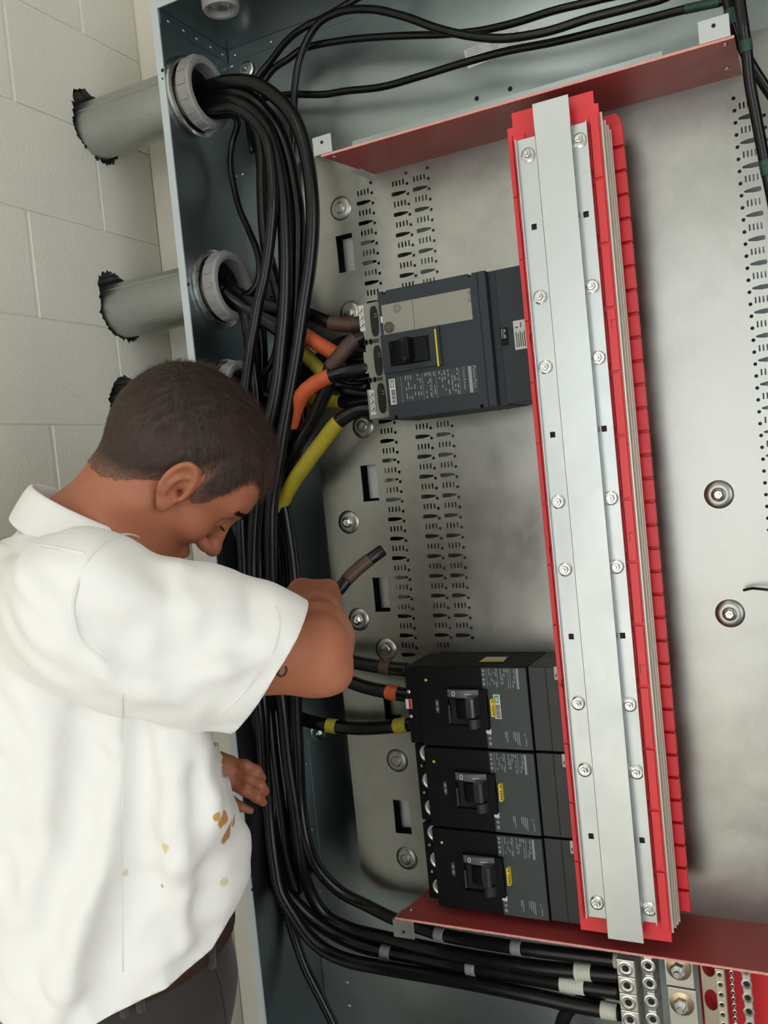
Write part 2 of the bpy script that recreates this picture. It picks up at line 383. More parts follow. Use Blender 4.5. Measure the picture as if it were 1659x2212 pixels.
# ------------------------------------------------------------------ conduits with bushings
CL = ['large steel conduit from the uppermost hole in the block wall, thick cables spilling out',
      'large steel conduit in the middle hole of the block wall, its bushing mouth half empty',
      'large steel conduit in the lowest hole, behind the head, with barcode label and paint chip']
for i, (y, z) in enumerate(CONDUITS):
    t = thing('conduit', (XL, y, z-.0575), CL[i], 'conduit', 'large conduits through the block wall')
    MB().lathe([(.0575, XW-.09), (.0575, -1.045), (.0520, -1.045), (.0520, XW-.09), (.0575, XW-.09)], (0, y, z), (1, 0, 0), 48, False).out('pipe', MT['conduit'], t, smooth=False)
    o = t.children[-1] if False else None
    MB().lathe([(.0745, XL), (.0765, XL+.003), (.0765, XL+.009), (.0715, XL+.011), (.0575, XL+.011)], (0, y, z), (1, 0, 0), 48, False).out('locknut', MT['zinc'], t)
    MB().lathe([(.0655, XL+.016), (.068, XL+.019), (.068, XL+.041), (.065, XL+.046), (.058, XL+.047), (.052, XL+.044), (.051, XL+.030), (.0525, XL+.012)], (0, y, z), (1, 0, 0), 56, False).out('bushing', MT['bushing'], t, smooth=False)
    rb = MB()
    for k in range(16):
        a = 2*math.pi*k/16+.1*i
        p = np.array([0, math.cos(a), math.sin(a)]); q = np.array([0, -math.sin(a), math.cos(a)])
        c0 = np.array([XL+.021, y, z])+p*.068; X = np.array([1, 0, 0])
        v = [c0+q*s*.0045+X*l+p*h for h in (-.001, .0018) for l in (0, .019) for s in (-1, 1)]
        rb.add(v, [(0, 1, 3, 2), (4, 6, 7, 5), (0, 4, 5, 1), (2, 3, 7, 6), (0, 2, 6, 4), (1, 5, 7, 3)])
    rb.out('bushing_ribs', MT['bushing'], t)
    # welded seam along the pipe
    sa = (2.75, 2.45, 2.5)[i]
    p = np.array([0, y+.0573*math.cos(sa), z+.0573*math.sin(sa)])
    MB().tube([p+np.array([XW-.05, 0, 0]), p+np.array([XL-.002, 0, 0])], .0016, 6).out('weld_seam', MT['conduit'], t)
    if i == 2:
        def onp(x, a, dr=.0007): return np.array([x, y+(.0575+dr)*math.cos(a), z+(.0575+dr)*math.sin(a)])
        v = []; f = []
        for k in range(5):
            a = 2.10+.30*k/4; v += [onp(-1.145, a), onp(-1.108, a)]
            if k: f.append((2*k-2, 2*k-1, 2*k+1, 2*k))
        lb = mk('barcode_label', v, f, MT['white'], t)
        bb = MB()
        for k in range(11):
            x = -1.141+.0028*k; w = (.0007, .0013, .0009)[k % 3]
            bb.add([onp(x, 2.16, .001), onp(x+w, 2.16, .001), onp(x+w, 2.34, .001), onp(x, 2.34, .001)], [(0, 1, 2, 3)])
        bb.out('barcode', MT['print'], lb)
        rg = np.random.default_rng(4); v = [onp(-1.285, 2.85)]; n = 22
        for k in range(n):
            a = 2*math.pi*k/n; rr = (.012+.006*abs(math.sin(2.5*a)))*rg.uniform(.75, 1.1)
            v.append(onp(-1.285+rr*math.cos(a), 2.85+rr*1.5*math.sin(a)/.0575))
        mk('paint_chip', v, [(0, 1+k, 1+(k+1) % n) for k in range(n)], mat('cream_paint_chip', (.62, .58, .48), .6), t)
for k, (xc, yc, lbl) in enumerate(((-.969, 1.442, 'small empty grey conduit bushing poking down through the enclosure top, nearest the left corner'),
                                   (-.862, 1.445, 'second small conduit bushing through the enclosure top, mostly cut off by the picture edge'))):
    t = thing('top_conduit', (xc, yc, ZT), lbl, 'conduit', 'small conduits through the enclosure top')
    zb = ZT-.0255 if k == 0 else ZT-.021
    MB().lathe([(.026, ZT+.2), (.026, zb+.012), (.0235, zb+.012), (.0235, ZT+.2)], (xc, yc, 0), (0, 0, 1), 32, False).out('pipe', MT['conduit'], t)
    MB().lathe([(.0335, ZT-.001), (.035, ZT-.003), (.035, zb+.006), (.0325, zb), (.0265, zb+.001), (.0245, zb+.008), (.0235, ZT)], (xc, yc, 0), (0, 0, 1), 40, False).out('bushing', MT['bushing'], t)
    MB().lathe([(.0225, ZT+.1), (.0225, zb+.010), (.0205, zb+.010), (.0205, ZT+.1)], (xc, yc, 0), (0, 0, 1), 32, False).out('liner', MT['zinc'], t)

# ------------------------------------------------------------------ mounting pan with punched slots
YP = 1.57
xa = pY(689, 985, YP)[0]; ZP1, ZP0 = .5700, -.836
pan = thing('mounting_pan', (xa, YP, ZP0), 'punched galvanised mounting pan carrying the breakers and the bus bars', 'mounting pan')
H = []
PIT = .0381
def column(x_comb0, x_comb1, z_top, x_dot, n, skip=lambda z: False, mirror=False):
    w = (x_comb1-x_comb0)
    for k in range(n):
        z = z_top-PIT*k
        if not skip(z):
            for s in range(4):
                x = x_comb0+(s+.5)*w/4; H.append(quad(x-w*.055, x+w*.055, z-.0050, z+.0050))
        zb = z-PIT/2
        if not skip(zb):
            a, bb = (x_comb0-.001, x_comb1+.001)
            L = bb-a
            if not mirror: P = [(a, -.0018), (a+.0012, -.0036), (a+.5*L, -.0038), (bb-.001, -.0016), (bb, 0), (bb-.001, .0016), (a+.5*L, .0038), (a+.0012, .0036), (a, .0018)]
            else: P = [(a, 0), (a+.001, -.0016), (a+.5*L, -.0038), (bb-.0012, -.0036), (bb, -.0018), (bb, .0018), (bb-.0012, .0036), (a+.5*L, .0038), (a+.001, .0016)]
            H.append([(x, zb+q) for x, q in P])
        for h in (0, 1):
            zd = z+.0140-PIT/2*h
            if not skip(zd): H.append(ngon(x_dot, zd, .0030, 10))
def colpx(l, r, dot, n, **k):
    a = pY(*l, YP); b2 = pY(*r, YP); d = pY(*dot, YP)
    column(a[0], b2[0], (a[2]+b2[2])/2, d[0], n, **k)
mainZ = (.060, .350)
sk = lambda z: mainZ[0]+.045 < z < mainZ[1]-.04 or z < -.335
colpx((770, 418), (799, 413.5), (804, 421), 24, skip=lambda z: .13 < z < .29 or z < -.36)
colpx((845.5, 398), (875, 393), (880, 402), 24, skip=sk)
colpx((891, 387), (920.5, 382), (926, 390), 24, skip=sk)
colpx((1594, 231), (1628, 221), (1585, 217), 27, mirror=True)
colpx((1659, 268), (1693, 258), (1651, 253), 27, mirror=True)
SL = []
for a, b2 in (((725, 511), (768, 583)), ((778, 1006.5), (820, 1081)), ((804, 1248), (844, 1321)), ((828, 1507), (868, 1556)), ((848.5, 1727), (890, 1802))):
    x0, x1, z0, z1 = rect(*a, *b2, YP); H.append(quad(x0, x1, z0, z1)); SL.append((x0, x1, z0, z1))
sheet('pan_sheet', quad(xa, XE-.01, ZP0, ZP1+.06), H, .002, lambda u, v, w: (u, YP+w, v), MT['galv_pan'], pan)
box('pan_return', xa, xa+.002, YP+.001, YE, ZP0, ZP1+.06, MT['galv_pan'], pan)
for x0, x1, z0, z1 in SL:                       # stiffening channel seen through each window
    box('window_channel', x0+.005, x1+.03, YP+.018, YP+.020, z0+(.005 if z0 < 0 else -.02), z1+(.03 if z0 < 0 else -.004), MT['galv_strip'], pan)
def boss(p, screw):
    b = MB().lathe([(.0240, -.0008), (.0228, .0010), (.0190, .0034), (.0130, .0054), (.0108, .0046), (.0102, .0068), (.0088, .0076)], p, (0, -1, 0), 32)
    o = b.out('boss', MT['galv_pan'], pan, smooth=True)
    if screw:
        s = MB().lathe([(.0090, 0), (.0090, .002), (.0065, .004)], Vector(p)+Vector((0, -.0074, 0)), (0, -1, 0), 6).lathe([(.0035, 0), (.0035, .0065), (.0028, .0075)], Vector(p)+Vector((0, -.0074, 0)), (0, -1, 0), 12)
        s.out('screw', MT['zinc'], o)
for x, y, s in ((736, 450, 0), (757, 676, 0), (784, 921, 0), (753, 1128, 1), (775, 1338, 1), (834, 1403, 0), (858, 1643, 0), (879, 1854, 0), (1553, 1068, 1), (1577, 1325, 1)):
    boss(pY(x, y, YP-.001), s)

# ------------------------------------------------------------------ red barrier boards with their brackets
ZS1, ZS0 = .5704, -.8086
def board(name, zs, fl, fr, bl, br, label, up):
    t = thing(name, ((fl+fr)/2, 1.42, zs), label, 'barrier board')
    yf, yb = 1.4205, YP-.001
    MB().prismZ([(fl, yf), (fr, yf), (br, yb), (bl, yb)], zs-.0016, zs+.0016).out('board', MT['red_board'], t)
    # frayed cut edge along the front
    rg = np.random.default_rng(5); n = 160; v = []; f = []
    for k in range(n+1):
        x = fl+(fr-fl)*k/n
        v += [(x, yf-.0006-rg.uniform(0, .0009), zs-.0017-rg.uniform(0, .0004)), (x, yf-.0006-rg.uniform(0, .0009), zs+.0017+rg.uniform(0, .0004)), (x, yf+.0006, zs+.0018), (x, yf+.0006, zs-.0018)]
        if k:
            for j in range(4): f.append((4*k-4+j, 4*k-4+(j+1) % 4, 4*k+(j+1) % 4, 4*k+j))
    mk('cut_edge', v, f, MT['red_edge'], t)
    s = 1 if up else -1
    box('support_angle', fl+.06, fr-.10, yf+(.006 if up else .016), yf+(.008 if up else .018), min(zs+s*.0018, zs+s*(.012 if up else .007)), max(zs+s*.0018, zs+s*(.012 if up else .007)), MT['galv_back'], t)
    box('support_flange', fl+.06, fr-.10, yf+(.006 if up else .016), YP, min(zs+s*.0018, zs+s*.0035), max(zs+s*.0018, zs+s*.0035), MT['galv_strip'], t)
    return t, yf
tb, yf = board('barrier_board', ZS1, -.776, -.0915, -.748, -.0945, 'red fibreglass barrier board above the main breaker, near the top', True)
bb_, yf = board('barrier_board', ZS0, -.782, .06, -.79+.028, .06, 'red fibreglass barrier board below the three lower breakers, above the neutral lugs', False)
def bracket(t, x0, x1, zs, up):
    s = 1 if up else -1
    def zz(a, b2): return (min(zs+s*a, zs+s*b2), max(zs+s*a, zs+s*b2))
    b = MB()
    b.box(x0, x1, yf-.001, yf+.04, *zz(.0018, .0036)); b.box(x0, x1, yf-.003, yf-.001, *zz(.0018, .034))
    o = b.out('bracket', MT['galv_strip'], t, bevel=.0008)
    MB().lathe([(.003, -.0003), (.003, .0005)], ((x0+x1)/2, yf-.003, zs+s*.022), (0, -1, 0), 12).out('bracket_hole_shade', MT['dark'], o)  # bracket is not pierced; a dark disc gives the hole's shade
    return o
bracket(tb, -.790, -.752, ZS1, True); bracket(tb, -.139, -.096, ZS1, True); bracket(bb_, -.787, -.745, ZS0, False)
for t, x, y, zs, s in ((tb, 722, 338, ZS1, -1), (tb, 1566, 95, ZS1, -1), (tb, 1570, 147, ZS1, -1), (bb_, 888, 1966, ZS0, 1)):
    MB().lathe([(.0045, 0), (.003, .0018), (.001, .0022)], pZ(x, y, zs+s*.0016), (0, 0, s), 12).out('rivet', MT['zinc'], t, smooth=True)
v = [pZ(*q, ZS1-.0016) for q in ((757, 372), (779, 363), (803, 374), (800, 385))]
st = mk('paper_tag', [p-np.array([0, 0, .0006]) for p in v], [(0, 1, 2, 3)], MT['white'], tb)

# ------------------------------------------------------------------ unseen ceiling strip lamp, assumed, adds light from above
lt = thing('assumed_ceiling_lamp', (-.70, .05, ZC-.07), 'unseen white fluorescent strip lamp, assumed on the ceiling above the man', 'lamp')
box('housing', -.76, -.64, -.55, .65, ZC-.05, ZC, MT['white'], lt, bevel=.004)
em, nt_, b_ = nodes('assumed_lamp_tube'); b_.inputs['Emission Color'].default_value = (1, .97, .9, 1); b_.inputs['Emission Strength'].default_value = 7
MB().tube([(-.70, -.52, ZC-.066), (-.70, .62, ZC-.066)], .014, 12).out('tube', em, lt, smooth=True)
# ------------------------------------------------------------------ bus bar stack
X0, X1, Z0, Z1 = rect(1100, 245, 1452, 2039, 1.415); X0 = pY(1254.5, 2010, 1.415)[0]
bus = thing('busbar_stack', ((X0+X1)/2, 1.5, Z0), 'tall red insulated bus bar stack with a grey cover channel bolted down its front', 'bus bars')
rx0, rx1, rz0, rz1 = X0, X1, Z0+.002, pY(1294, 215, 1.415)[2]
zt = pY(1100, 245, 1.415)[2]; ztab = pY(1280.5, 195, 1.415)[2]
tabx0, tabx1 = pY(1104, 243, 1.415)[0], pY(1281, 200, 1.415)[0]
MB().prismY([(rx0, rz0), (rx1, rz0), (rx1, ztab-.020), (tabx1, ztab-.020), (tabx1, ztab), (tabx0, ztab), (tabx0, ztab-.022), (rx0, ztab-.022)], 1.415, 1.419).out('front_insulator', MT['red'], bus, bevel=.0008)
# moulded pads down both edges of the front insulator
b = MB(); k = 0; z = rz0+.02
while z < ztab-.09:
    for q in ((rx0+.0012, rx0+.0085, 1.4115, 1.4149, z, z+.096), (rx0+.0092, rx0+.0285, 1.4120, 1.4149, z+.042, z+.094), (rx1-.0140, rx1-.0012, 1.4105, 1.4149, z, z+.0935), (rx1-.0305, rx1-.0150, 1.4128, 1.4149, z+.012, z+.084)):
        box('insulator_pad', *q, MT['red'], bus, bevel=.0007)
    z += .098
b = MB()
b = MB()
for py, dx in ((705, 0), (1165, 0), (1450, 0)):
    for xx, yy in ((1136+(py-705)*.089, py+18), (1322+(py-705)*.082, py-14)):
        p = pY(xx, yy, 1.4112); p[0] = min(max(p[0], rx0+.0078), rx1-.0078); b.box(p[0]-.0005, p[0]+.006, 1.4103, 1.4130, p[2]-.0005, p[2]+.0005); b.box(p[0]-.0005, p[0]+.0005, 1.4103, 1.4130, p[2]-.014, p[2])
b.out('insulator_seams', mat('dark_red_seam', (.30, .012, .015), .6), bus)
barx = rx1+.0005
for yb0, th, ex in ((1.4225, .003, .0020), (1.4390, .0028, .0035), (1.4500, .0026, .0050), (1.4600, .003, .0062)):
    box('bus_bar', rx0+.004, barx+ex, yb0, yb0+th, rz0+.012, ztab-.032+(1.4225-yb0)*.45, MT['brass'], bus)
for ya, yc, ex in ((1.4257, 1.4388, -.003), (1.442, 1.4498, -.002), (1.4528, 1.4598, -.001), (1.4632, 1.475, .000)):
    box('bus_insulation', rx0+.006, barx+ex, ya, yc, rz0+.02, ztab-.05, MT['brown'], bus)
bx0, bx1 = rx0-.004, pY(1344, 253, 1.488)[0]
bz0 = pY(1487.5, 1967, 1.488)[2]; bz1 = pY(1332, 242, 1.488)[2]
MB().prismY([(bx0, bz0), (bx1-.003, bz0), (bx1-.003, bz1-.010), (bx1-.010, bz1), (bx0, bz1)], 1.490, 1.500).out('rear_insulator', MT['red'], bus, bevel=.001)
z = bz0+.002
while z < bz1-.05:
    box('rear_insulator_tooth', bx0+.004, bx1, 1.4795, 1.4902, z, z+.0325, MT['red'], bus, bevel=.001); z += .0375
box('rear_support', rx0+.01, rx1-.01, 1.500, YP-.001, bz0+.05, bz1-.05, MT['red'], bus)
# grey cover: raised centre channel and two bolted side flanges with turned lips
cx0, cx1, cz0, cz1 = rect(1149, 225, 1391, 2039, 1.392)
fx0, fx1, fz0, fz1 = rect(1116, 305, 1423, 1995, 1.410)
cov = MB()
t = .0015
cov.box(cx0, cx1, 1.392, 1.392+t, cz0, cz1)
cov.box(cx0, cx0+t, 1.392, 1.408, fz0, fz1); cov.box(cx1-t, cx1, 1.392, 1.408, fz0, fz1)
cov.out('cover_channel', MT['galv_strip'], bus, bevel=.0006)
def flange(xa_, xb_, zlo, zhi, lip):
    holes = []
    for x, y in ((1154, 490), (1266, 463), (1194, 939), (1305, 926), (1234, 1375), (1345, 1373), (1277, 1806), (1387, 1815)):
        p = pY(x, y, 1.408)
        if xa_ < p[0] < xb_: holes.append(quad(p[0]-.0042, p[0]+.0042, p[2]-.0046, p[2]+.0046))
    o = sheet('side_flange', quad(xa_, xb_, zlo, zhi), holes, t, lambda u, v, w: (u, 1.4085+w, v), MT['galv_strip'], bus)
    box('flange_lip', *( (xa_, xa_+t) if lip < 0 else (xb_-t, xb_) ), 1.400, 1.4085, zlo, zhi, MT['galv_strip'], o)
    box('flange_hole_shade', xa_+.004, xb_-.004, 1.4110, 1.4114, zlo+.004, zhi-.004, MT['dark'], o)  # dark sheet added behind the square holes as their shade
zl = pY(1120, 304, 1.409)[2]; zr = pY(1250, 268, 1.409)[2]
flange(fx0, cx0+.0005, pY(1290, 1981, 1.409)[2], zl, -1); flange(cx1-.0005, fx1, pY(1405, 1991, 1.409)[2], zr, 1)
for x, y in ((1141, 335), (1167, 642), (1179, 793), (1206, 1084), (1221, 1230), (1249, 1519), (1263, 1663), (1290, 1950),
             (1252, 303), (1279, 619), (1293, 773), (1320, 1076), (1332, 1224), (1360, 1522), (1375, 1668), (1403, 1963)):
    hexbolt(pY(x, y, 1.4075), (0, -1, 0), .0115, .0068, MT['zinc'], bus, 'cover_bolt', .006)

# ------------------------------------------------------------------ main breaker
YM = 1.45
m0x, m1x, m0z, m1z = rect(814, 631, 1060, 879, YM)
mbk = thing('main_breaker', ((m0x+m1x)/2, 1.5, m0z), 'large dark slate main circuit breaker with grey trip unit panel, mounted sideways mid panel', 'circuit breaker')
fxr = pY(1029, 588, YM)[0]
def notch(x0, x1, z0, z1, n=.010, d=.006):
    return [(x0+n, z0), (x0+n, z0+d), (x0+n+.006, z0+d), (x0+n+.006, z0), (x1-n-.006, z0), (x1-n-.006, z0+d), (x1-n, z0+d), (x1-n, z0), (x1, z0), (x1, z1),
            (x1-n, z1), (x1-n, z1-d), (x1-n-.006, z1-d), (x1-n-.006, z1), (x0+n+.006, z1), (x0+n+.006, z1-d), (x0+n, z1-d), (x0+n, z1), (x0, z1), (x0, z0)]
MB().prismY(notch(m0x, fxr, m0z, m1z), YM, YP-.002).out('body', MT['slate'], mbk, bevel=.0012)
xg0, xg1 = pY(1048, 588, YM)[0], pY(1066, 588, YM)[0]
box('end_rib', fxr+.0006, xg0, YM-.002, YP-.002, m0z+.0005, m1z-.0005, MT['slate'], mbk, bevel=.0012)
box('end_groove', xg0+.0003, xg1, YM+.012, YP-.002, m0z+.001, m1z-.001, MT['slate'], mbk)
xj = rx0+.03
box('jaw_housing', xg1+.0003, xj, YM+.006, YP-.002, m0z+.002, m1z-.002, MT['slate'], mbk, bevel=.0012)
def prect(parent, name, a, c, Y, m, proud=.0008, bevel=0, deep=.001):
    x0, x1, z0, z1 = rect(*a, *c, Y); return box(name, x0, x1, Y-proud, Y+deep, z0, z1, m, parent, bevel=bevel)
def prints(parent, name, rows, Y, m):
    b = MB()
    for x0, x1, z0, z1 in rows: b.box(x0, x1, Y-.0004, Y, z0, z1)
    o = b.out(name, m, parent); o['kind'] = 'stuff'; return o
gp = prect(mbk, 'trip_unit_panel', (824, 660), (1022, 690), YM, MT['beige'], .0016, .0006)
x0, x1, z0, z1 = rect(824, 660, 1022, 690, YM)
xs = pY(895, 690, YM)[0]
box('panel_joint', xs-.0003, xs+.0003, YM-.0019, YM-.0014, z0+.001, z1-.001, MT['print'], gp)
p = pY(858, 666, YM-.0017)
b = MB()
for k in range(12):
    a = 2*math.pi*k/12
    q = np.array([math.cos(a), 0, math.sin(a)]); n_ = np.array([-math.sin(a), 0, math.cos(a)])
    v = [p+q*.003-n_*.0005, p+q*.003+n_*.0005, p+q*.0088+n_*.0005, p+q*.0088-n_*.0005]; b.add([w-np.array([0, .0002, 0]) for w in v], [(0, 1, 2, 3)])
b.out('sunburst_mark', mat('teal_print', (.008, .045, .07), .5), gp)
text('panel_text', 'ET 1.0I', pY(1010, 630, YM-.0019), .0062, MT['print'], gp, (math.pi/2, math.pi/2, 0))
p = pY(841, 707, YM-.0016)
MB().lathe([(.0095, 0), (.0095, .002), (.0078, .003), (.0078, .0022), (.0045, .0022), (.0045, .0030), (.0018, .0030)], p, (0, -1, 0), 28).out('dial', MT['dial'], gp)
prect(mbk, 'white_tab', (822, 684), (827, 697), YM-.0017, MT['white'], .0006)
# handle surround, recess and toggle
sx0, sx1, sz0, sz1 = rect(824, 726, 957, 788, YM)
hx0, hx1, hz0, hz1 = rect(842, 739, 933, 779, YM)
o = MB()
o.box(sx0, hx0, YM-.005, YM+.001, sz0, sz1); o.box(hx1, sx1, YM-.005, YM+.001, sz0, sz1)
o.box(hx0, hx1, YM-.005, YM+.001, sz0, hz0); o.box(hx0, hx1, YM-.005, YM+.001, hz1, sz1)
sur = o.out('handle_surround', MT['slate'], mbk)
box('handle_recess', hx0+.0002, hx1-.0002, YM-.0007, YM+.0003, hz0+.0002, hz1-.0002, MT['black'], sur)
zc, zh = (hz0+hz1)/2, (hz1-hz0)/2
pr = [(hx0+.004+(hx1-hx0-.008)*k/14, YM-.0005-.0125*math.sin(math.pi*k/14)**.7) for k in range(15)]
MB().prismZ([(pr[-1][0], YM), (pr[0][0], YM)]+pr, zc-zh*.93, zc+zh*.93).out('handle_rotor', MT['black'], mbk, smooth=False)
tx = pY(881, 757, YM-.02)[0]
tg = box('toggle', tx-.0085, tx+.0085, YM-.036, YM-.010, zc-zh*.86, zc+zh*.98, MT['black'], mbk, bevel=.003)
for dz in (-.016, .017): MB().lathe([(.0036, -.0002), (.0036, .0004)], (tx-.0005, YM-.0362, zc+dz), (0, -1, 0), 12).out('toggle_hole_shade', MT['dark'], tg)  # toggle holes drawn as discs in shade colour
ys = prect(mbk, 'yellow_label', (938, 711), (949, 791), YM-.0052, MT['yellow'], .0006)
x0, x1, z0, z1 = rect(938, 711, 949, 791, YM-.0052)
text('label_text', 'INSTALLED 800 A', (x0+.0028, YM-.0062, z1-.004), .0042, MT['print'], ys, (math.pi/2, math.pi/2, 0)) if False else None
prints(ys, 'label_print', [(x0+.003, x0+.0055, z1-.004-.0042*k, z1-.0015-.0042*k) for k in (0, 1, 3, 4, 5, 6, 7, 8, 10)], YM-.0059, MT['print'])
prect(mbk, 'red_button', (828, 740), (836, 749), YM, MT['redspot'], .003, .0008)
text('rating_text', '800 A', pY(831, 775, YM-.0007), .0075, MT['lightprint'], mbk, (math.pi/2, math.pi/2, 0))
for x, y in ((865, 809), (908, 803)): MB().lathe([(.0022, -.0003), (.0022, .0004)], pY(x, y, YM), (0, -1, 0), 10).out('test_hole_shade', MT['dark'], mbk)  # flat discs in shade colour, no depth behind them
lbx0, lbx1, lbz0, lbz1 = rect(842, 816, 1036, 847, YM)
bl = box('rating_label', lbx0, lbx1, YM-.0006, YM+.001, lbz0, lbz1, mat('label_black', (.030, .036, .042), .4), mbk)
text('label_text', 'PowerPact', (lbx1-.0085, YM-.0009, lbz1-.001), .0088, MT['lightprint'], bl, (math.pi/2, math.pi/2, 0))
H_ = lbz1-lbz0
text('label_text', 'Circuit Breaker', (lbx1-.0265, YM-.0009, lbz1-.001), .0062, MT['lightprint'], bl, (math.pi/2, math.pi/2, 0))
rows = [(lbx1-.0165, lbx1-.0105, lbz0+.001, lbz1-.001)]
rg = np.random.default_rng(11)
for f_ in (.205, .465, .52, .62, .87): 
    xx = lbx1-(lbx1-lbx0)*f_; rows.append((xx, xx+.0005, lbz0+.0005, lbz1-.001))
for f_ in (.23, .26, .29, .33, .37, .40, .43, .49, .54, .565, .59, .65, .68, .72, .76, .79, .82):
    xx = lbx1-(lbx1-lbx0)*f_; zz = lbz1-.001
    while zz > lbz0+.006:
        L_ = rg.uniform(.003, .010)
        if rg.random() < .62: rows.append((xx, xx+.0018, zz-L_, zz))
        zz -= L_+rg.uniform(.0012, .006)
prints(bl, 'label_print', rows, YM-.0006, MT['lightprint'])
def barcode_sticker(parent, a, c, Y):
    x0, x1, z0, z1 = rect(*a, *c, Y)
    s = box('barcode_sticker', x0, x1, Y-.0009, Y+.0004, z0, z1, MT['white'], parent)
    h = z1-z0
    g = box('green_patch', x0+.0022, x1-.0022, Y-.0013, Y-.0009, z1-h*.34, z1-h*.04, MT['green'], s)
    prints(s, 'patch_print', [(x0+.004+.0026*k, x0+.0055+.0026*k, z1-h*.30, z1-h*.10) for k in range(3) if x0+.0055+.0026*k < x1-.003], Y-.0013, MT['white'])
    rows = []; zz = z1-h*.42
    while zz > z0+.0025:
        w_ = rg.choice([.0005, .0009, .0014]); rows.append((x0+.0028+rg.uniform(0, .0006), x1-.0012, zz-w_, zz)); zz -= w_+rg.choice([.0005, .0009])
    prints(s, 'barcode', rows, Y-.0009, MT['print'])
barcode_sticker(mbk, (840, 820), (858, 873), YM)
# terminal shield on the line side with three lug windows
YT = YM+.022
ts = MB()
def tr(a, c): return rect(*a, *c, YT)
top = tr((772, 659), (833, 719)); c1 = tr((783, 720), (834, 757)); mid = tr((784, 761), (836, 800)); c2 = tr((793, 801), (837, 840)); bot = tr((792, 842), (840, 901))
xr = m0x-.0006
P = [(xr, bot[2]), (bot[0], bot[2]), (bot[0], bot[3]), (c2[0]+.003, bot[3]), (c2[0]+.003, mid[2]), (mid[0], mid[2]), (mid[0], mid[3]), (c1[0]+.003, mid[3]), (c1[0]+.003, top[2]), (top[0], top[2]), (top[0], top[3]), (xr, top[3])]
shield = MB().prismY(P, YT, YP-.004).out('terminal_shield', MT['olive'], mbk, bevel=.001)
for (px_, py_), hh in (((809, 694), 32), ((817, 779), 32), ((825, 860), 32)):
    p = pY(px_, py_, YT); n = 24; hw, hl = .0082, .0275
    poly = [(p[0]+hw*math.copysign(abs(math.cos(a))**.6, math.cos(a)), p[2]+hl*math.copysign(abs(math.sin(a))**.75, math.sin(a))) for a in np.linspace(0, 2*math.pi, n, endpoint=False)]
    w_ = MB().prismY(poly, YT-.0004, YT+.0004).out('lug_window_shade', MT['dark'], shield)  # flat dark plate painted as the shade in the lug opening
    for dz in (-.003, .002): MB().tube([(p[0]+.001, YT-.0005, p[2]+dz+.010), (p[0]+.0065, YT-.0005, p[2]+dz+.011)], .0007, 6).out('copper_strand', MT['copper'], shield)
for (a, c) in (((774, 662), (790, 714)), ((797, 844), (813, 895))):
    x0, x1, z0, z1 = rect(*a, *c, YT)
    s = box('white_sticker', x0, x1, YT-.0007, YT+.0003, z0, z1, MT['white'], mbk)
    bb = MB()
    for k in range(3):
        cz = z1-(k+.75)*(z1-z0)/3.5; cxm = (x0+x1)/2
        ring = [(cxm+.0055*math.cos(a2), YT-.001, cz+.0055*math.sin(a2)) for a2 in np.linspace(0, 2*math.pi, 17)]
        bb.tube(ring, .0003, 4, False); bb.tube([(cxm-.003, YT-.001, cz-.003), (cxm+.003, YT-.001, cz+.0028)], .0008, 4); bb.tube([(cxm+.001, YT-.001, cz+.003), (cxm+.002, YT-.001, cz-.003)], .0005, 4)
    bb.out('sticker_drawing', MT['print'], s)
for (a, c) in (((788, 736), (819, 739.5)), ((797, 818), (827, 821.5))):
    x0, x1, z0, z1 = rect(*a, *c, YT); bb = MB().box(x0, x1, YT-.0005, YT+.0002, z0, z1)
    for xx in (x0+.001, x0+.010): bb.box(xx, xx+.004, YT-.0005, YT+.0002, z0-.0018, z1+.0018)
    bb.out('keyway', MT['print'], shield)
YJ = YM+.006
prect(mbk, 'approval_label', (1080, 709), (1100, 745), YJ, MT['black'], .0006)
x0, x1, z0, z1 = rect(1080, 709, 1100, 745, YJ)
prints(mbk, 'approval_print', [(x0+.002+.003*k, x0+.0035+.003*k, z0+.012+.002*k, z1-.002) for k in range(2)]+[(x1-.008, x1-.004, z1-.008, z1-.003), (x1-.008, x1-.004, z1-.018, z1-.012)], YJ-.0006, MT['lightprint'])
x0, x1, z0, z1 = rect(1108, 694, 1134, 753, YJ)
ws = box('white_sticker', x0, xj-.001, YJ-.0007, YJ, z0, z1, MT['white'], mbk)
prints(ws, 'sticker_print', [(x0+.003+.0035*k, x0+.0045+.0035*k, z0+.004, z1-.018-.003*(k % 2)) for k in range(5)]+[(x0+.003, x0+.008, z1-.012, z1-.010), (x0+.012, x0+.0135, z1-.012, z1-.004)], YJ-.0007, MT['print'])

